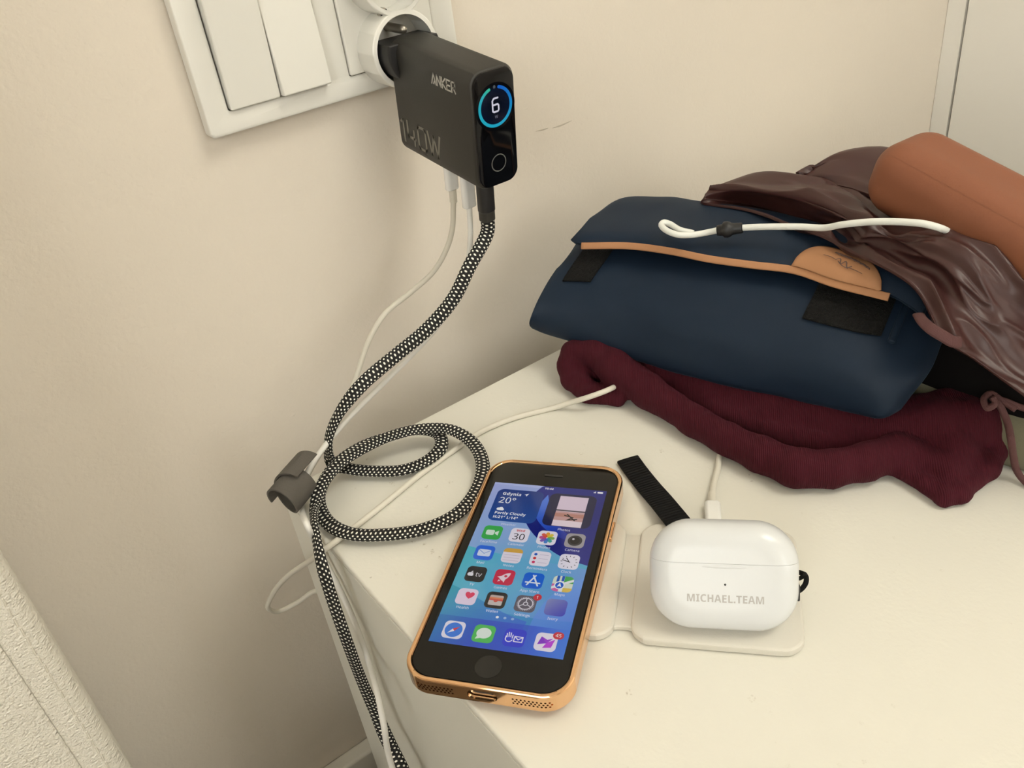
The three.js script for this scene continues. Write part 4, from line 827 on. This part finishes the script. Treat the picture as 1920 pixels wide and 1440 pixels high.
// ------------------------------------------------------------------ navy pouch
{
  const t = thing('pouch', 'navy blue fabric pouch with a tan leather edge and tab on its flap', 'pouch');
  const rows = [
    [[179.7, 28, 5.4], [172.3, 40, 14.2], [185.4, 50, 9.5], [203, 60, 5.1], 0],
    [[186.5, 24, 18.9], [183.3, 42, 20.2], [195.9, 55, 16.1], [217.3, 66, 11.2], 1],
    [[202.4, 21, 64.9], [204.7, 43, 59.4], [216.5, 57, 55.1], [237.2, 68, 52], 1],
    [[215.1, 21, 112.8], [216.6, 45, 107.5], [230.8, 59, 100.7], [249.2, 70, 97.4], 1],
    [[230.3, 22, 156.2], [229.2, 46, 152.2], [242.5, 60, 146.2], [265.5, 70, 139.3], 1],
    [[241.1, 24, 194.5], [238.2, 47, 192.8], [251.9, 60, 186.6], [274.6, 69, 178.6], 1],
    [[242.7, 27, 208.8], [250.9, 46, 211.4], [271, 56, 205.9], [296.4, 64, 198.2], 1],
    [[255.4, 28, 211.6], [268, 44, 215.8], [285.1, 52, 211.2], [305.5, 58, 205.3], 0.35],
  ];
  const grid = rows.map(([a, b, c, d, s]) => {
    const off = (p, k, y) => [p[0] + 0.92 * k * s + 2, y, p[2] - 0.4 * k * s];
    return [a, b, c, d, off(d, 30, d[1] + 7 * s), off(d, 62, lerp(d[1], 76, s)), off(d, 76, lerp(d[1] - 6, 52, s)), off(d, 66, lerp(d[1] - 14, 34, s)), off(a, 60, lerp(a[1] + 2, 27, s)), off(a, 22, a[1] - 3 * s)];
  });
  const S = surface(grid, true);
  mesh('body', loft(grid, 90, 110, (u, v, p) => 0.0007 * noise3.noise(p.x * 55, p.y * 70, p.z * 55)), M.navy, t);
  // flap lying over the top
  const fr = [[214.5, 77, 8.2], [215.5, 77, 18.1], [230.3, 79, 43.9], [239.1, 80, 70.2], [245, 80, 93.2], [253.9, 80, 116], [262.8, 80, 137.2], [265.1, 79, 162.1], [271.2, 78, 188.1], [270, 74, 207.2]];
  const fm = [[221.5, 82, 9.7], [224.5, 83, 19.8], [239.9, 84, 40.9], [249.4, 85, 66.7], [256.9, 85, 88.3], [265.9, 86, 111.2], [274.4, 86, 133], [275.6, 86, 160.3], [279.3, 84, 187], [279.4, 80, 206]];
  const fb = [[235.1, 84, 4.4], [259.4, 86, 3.9], [275, 87, 26.3], [281.2, 88, 47.4], [286.8, 89, 72.8], [291.9, 90, 99.1], [294.1, 90, 126.5], [292.6, 90, 156], [291.2, 88, 186.1], [290.7, 84, 205.5]];
  const fc = fb.map((p, i) => [p[0] + (i ? 10 : 4), p[1] - 5, p[2] - (i ? 6 : 3)]);
  const fd = fb.map((p, i) => [p[0] + (i ? 14 : 6), p[1] - 28, p[2] - (i ? 8 : 4)]);
  const flapGrid = fr.map((_, i) => [fr[i], fm[i], fb[i], fc[i], fd[i]]);
  const SF = surface(flapGrid);
  const flap = mesh('flap', sheet(SF, 110, 60, 0.0026, { lift: (u, v, p) => 0.0006 * noise3.noise(p.x * 50, p.y * 50, p.z * 50) }), M.navy, t);
  // leather edging along the front of the flap
  const edge = fr.slice(1, 9).map((p, i) => [p[0] - 1.2, p[1] - 0.8, p[2] + 0.6]);
  mesh('leather_trim', sweep(edge, { rx: 0.0021, ry: 0.001, normals: edge.map(() => [-0.62, 0.55, 0.45]), seg: 120, radial: 14, power: 3.4 }), M.tan, t);
  // pull tab
  const n0 = normalOf(SF, 0.72, 0.2);
  const sgn = n0.y > 0 ? 1 : -1;
  const tabShape = [];
  const tabS = (a, b) => { // a along the flap 0..1, b away from the edge 0..1
    const u = lerp(0.665, 0.862, a), k = Math.pow(Math.max(0, 1 - Math.pow(Math.abs(2 * a - 1), 3.0)), 0.5);
    const v = 0.018 + 0.285 * b * k;
    return SF(u, v).addScaledVector(normalOf(SF, u, Math.max(0.01, v)).multiplyScalar(sgn), 0.0006 + 0.0022 * Math.sin(Math.PI * Math.min(1, b * 0.9 + 0.05)) * k);
  };
  const tn = normalOf(tabS, 0.5, 0.5), ts = tn.y > 0 ? 1 : -1;
  const tab = mesh('leather_tab', sheet(tabS, 44, 18, 0.0016, { side: ts, lift: () => 0.0016 }), M.tan, t);
  // stamped mark on the tab: a line of small lettering and an outline of peaks
  const onTab = (l, r) => sweep(l.map(([a, b]) => { const p = tabS(a, b).addScaledVector(normalOf(tabS, a, b).multiplyScalar(ts), 0.0025); return [p.x * 1000, p.y * 1000, p.z * 1000]; }), { rx: r, ry: r * 0.4, seg: l.length * 5, radial: 6 });
  const squig = []; for (let k = 0; k <= 48; k++) squig.push([0.44 + 0.4 * k / 48, 0.76 - 0.06 * k / 48 + 0.03 * (k % 2 ? 1 : -1) * (0.4 + 0.6 * rnd())]);
  mesh('stamped_print', mergeGeometries([onTab(squig, 0.0003), onTab([[0.34, 0.6], [0.42, 0.6], [0.49, 0.57]], 0.00028), onTab([[0.49, 0.57], [0.53, 0.63], [0.56, 0.5], [0.6, 0.6], [0.64, 0.46], [0.68, 0.53]], 0.00032), onTab([[0.52, 0.55], [0.58, 0.47], [0.65, 0.44]], 0.00028), onTab([[0.66, 0.47], [0.74, 0.46], [0.8, 0.45]], 0.00028)]), M.ink, tab);
  // hook patches under the flap, following the body
  const patch = (u0, u1, v0, v1) => {
    const n = normalOf(S, (u0 + u1) / 2, (v0 + v1) / 2), b = S((u0 + u1) / 2, (v0 + v1) / 2);
    const sd = n.dot(new THREE.Vector3(-0.6, 0.5, 0.5)) > 0 ? 1 : -1;
    mesh('hook_patch', sheet(S, 30, 30, 0.0012, { side: sd, u0, u1, v0, v1, lift: () => 0.0014 + 0.0002 * rnd() }), M.velcro, t);
  };
  patch(0.605, 0.755, 0.215, 0.37);
  patch(0.148, 0.212, 0.215, 0.335);
  // bound seam beside the larger patch
  const seam = [0.2, 0.235, 0.27, 0.3, 0.33].map((v) => { const p = S(0.782, v), n = normalOf(S, 0.782, v), q = n.dot(new THREE.Vector3(-0.6, 0.5, 0.5)) > 0 ? 1 : -1; p.addScaledVector(n, 0.001 * q); return [p.x * 1000, p.y * 1000, p.z * 1000]; });
  mesh('seam_binding', sweep(seam, { rx: 0.0019, ry: 0.0013, seg: 40, radial: 10 }), M.navy, t);
}
// ------------------------------------------------------------------ brown nylon jacket thrown over the pile
{
  const t = thing('jacket', 'crumpled brown nylon jacket with drawcords thrown over the pouch', 'jacket');
  const cam = camera.position, away = (p, d, dy) => { const x = p[0] - cam.x * 1000, z = p[2] - cam.z * 1000, l = Math.hypot(x, z); return [p[0] + x / l * d, p[1] + dy, p[2] + z / l * d]; };
  const main = [
    [[281.7, 90, 52.1], [283.6, 92, 53], [285.4, 95, 53.8], [287.3, 98, 54.7], [294.5, 98, 54.6]],
    [[287.1, 92, 83.7], [306.1, 85, 67.8], [293.3, 98, 77.4], [300.6, 102, 73.5], [314.7, 101, 66.5]],
    [[281.7, 94, 118], [304.1, 86, 98.7], [294.5, 101, 105.3], [303, 106, 101.9], [316.8, 106, 97.1]],
    [[278.3, 95, 141.2], [298.9, 88, 126.5], [288.9, 103, 134.6], [300.3, 107, 129.2], [326.8, 104, 116.9]],
    [[271.7, 95, 165.2], [285.1, 94, 157.2], [281.2, 104, 161.3], [291.8, 106, 156.2], [318.1, 102, 141.9]],
    [[265.1, 94, 193.4], [276.9, 97, 188.2], [279.5, 104, 186.1], [288.9, 105, 179.4], [311.8, 100, 165.4]],
    [[260.3, 90, 209.7], [274.1, 95, 207.4], [278.5, 104, 208.7], [288.9, 108, 204.5], [302.5, 103, 202.2]],
    [[251.4, 78, 228], [266, 86, 227.3], [276.2, 96, 228.3], [289.7, 103, 224], [299.9, 100, 225.1]],
    [[258.2, 68, 241.9], [268.8, 74, 243.4], [278.5, 84, 245.5], [289.3, 92, 244.4], [299.6, 90, 246.8]],
    [[260.8, 58, 264.8], [273.8, 62, 264.4], [289, 70, 263.3], [301.8, 78, 262.4], [314.6, 74, 266.5]],
  ].map((q) => [...q, away(q[4], 14, -14), away(q[4], 16, -45)]);
  const S = surface(main);
  const ridge = (x) => 1 - Math.abs(2 * (x - Math.floor(x)) - 1);
  const folds = (u, v, p) => {
    const w = noise3.noise(u * 3.1, v * 2.2, 4.2), e = smooth(0, 0.06, v);
    const a = Math.pow(ridge(v * 2.6 + w * 1.2 + u * 1.5), 1.6), b = noise3.noise(u * 9, v * 15, 1.7), c = Math.pow(1 - Math.abs(noise3.noise(u * 5 + 3, v * 9, 7.1)), 3);
    const q = smooth(0.1, 0.4, u), w2 = smooth(0.62, 0.7, v);
    return e * (1 - w2) * lerp(0.5, 1, q) * (0.0064 * (a - 0.5) + 0.0016 * b * q + 0.003 * (c - 0.6) * q);
  };
  const n = normalOf(S, 0.5, 0.35), sd = n.y > 0 ? 1 : -1;
  const hump = [
    [[323.6, 100, 88.5], [319.8, 102, 92.1], [319.7, 103, 93.6], [319.7, 104, 95]],
    [[322.6, 102, 107.7], [324.8, 106, 108.6], [333.5, 112, 104.5], [340.3, 111, 101.8]],
    [[322.6, 103, 126], [331.6, 106, 121.3], [341.2, 114, 116.5], [352.8, 113, 111.4]],
    [[320.1, 103, 143.7], [332.9, 106, 137.3], [349.1, 113, 129.7], [364.3, 112, 123.8]],
    [[319.6, 102, 160.1], [338.9, 104, 150.6], [354.8, 110, 144.7], [369.7, 108, 142]],
  ].map((q) => [...q, away(q[q.length - 1], 16, -14), away(q[q.length - 1], 18, -50)]);
  const S2 = surface(hump), n2 = normalOf(S2, 0.5, 0.4), sd2 = n2.y > 0 ? 1 : -1;
  mesh('shell', mergeGeometries([sheet(S, 170, 110, 0.0016, { side: sd, lift: folds }), sheet(S2, 60, 50, 0.0016, { side: sd2, lift: (u, v) => 0.003 * (ridge(v * 2.2 + 0.4 * u) - 0.5) * smooth(0, 0.1, v) })]), M.nylon, t);
  const loop = [[256, 82, 212.5], [248.3, 84, 219.6], [244.9, 84, 225.9], [246, 82, 230.6], [247.6, 80, 234.4], [252, 78, 235.8]];
  mesh('drawcord', sweep(loop, { rx: 0.0027, ry: 0.0011, normals: loop.map(() => [-0.6, 0.6, 0.5]), seg: 50, radial: 12, power: 3 }), M.drawcord, t);
  const k1 = [[281.8, 34, 253.9], [281.5, 36, 247.2], [280.8, 38, 241.5], [276, 37, 240.9], [273.1, 35, 244.7], [276.2, 37, 246.3], [277.2, 39, 244.3]];
  mesh('drawcord', sweep(k1, { rx: 0.0016, seg: 80, radial: 10 }), M.drawcord, t);
  const k2 = [[280.1, 37, 242.6], [278.7, 35, 247.4], [275.9, 30, 253.5], [269, 26, 259.9], [271.3, 16, 261.7], [274, 6, 264.3], [274, 2, 269.4], [272.5, 1.8, 276.5]];
  mesh('drawcord', sweep(k2, { rx: 0.0017, seg: 80, radial: 10 }), M.drawcord, t);
  const k3 = [[281, 36, 242.8], [282.3, 36, 248.1], [285, 34, 253.4], [288.6, 32, 259.6]];
  mesh('drawcord', sweep(k3, { rx: 0.0016, seg: 40, radial: 10 }), M.drawcord, t);
}
// ------------------------------------------------------------------ terracotta hard case on top
{
  const t = thing('hard_case', 'smooth terracotta brown hard case lying on the crumpled jacket', 'case', [295.9, 105.8, 143.9]);
  const L = 0.17, hgt = 0.0388, d = 0.047, g = new RoundedBoxGeometry(d, hgt, L, 12, 0.0155);
  g.translate(d / 2, hgt / 2, L / 2);
  mesh('shell', planarUV(g), M.terracotta, t);
  t.rotation.set(0, 0, 0); t.lookAt(t.position.clone().add(new THREE.Vector3(-0.044, -0.2554, 0.9658)));
}
// ------------------------------------------------------------------ white tether cord lying over the pouch
{
  const t = thing('tether_cord', 'thin white looped cord with a black bead across the pouch', 'cord');
  const P = [[246.5, 90, 79.8], [243.5, 91, 72.4], [244.3, 92, 63.7], [242.3, 93, 61], [238.7, 93, 62.5], [236.8, 92, 68.5], [238.2, 91, 76.2], [244.9, 90, 81.3], [251.4, 91, 87.3], [253.8, 93, 93], [259.9, 95, 103.6], [265.7, 97, 116.3], [272.1, 99, 132], [274.7, 101, 145], [274.1, 106, 156.1], [276.7, 110, 169.1], [279.6, 113, 184.2], [281.9, 114, 195.1], [285.8, 112, 200.9], [302.3, 102, 199.3], [317.4, 92, 198.8]];
  mesh('cord', sweep(P, { rx: 0.00175, seg: 240, radial: 12 }), M.cord, t);
  const a = mm([252.3, 93, 92.3]), b = mm([260, 95, 103.8]), L = a.distanceTo(b);
  const prof = [[0, 0], [0.0028, 0], [0.0031, 0.12], [0.0031, 0.2], [0.0044, 0.27], [0.0046, 0.4], [0.0042, 0.5], [0.0034, 0.58], [0.0031, 0.7], [0.003, 0.96], [0.0026, 1], [0, 1]].map(([r, q]) => new THREE.Vector2(r, q * L));
  const g = new THREE.LatheGeometry(prof, 24); const m = mesh('stopper', g, M.blackPlastic, t);
  m.position.copy(a); m.quaternion.setFromUnitVectors(new THREE.Vector3(0, 1, 0), b.clone().sub(a).normalize());
}
renderer.render(scene, camera);
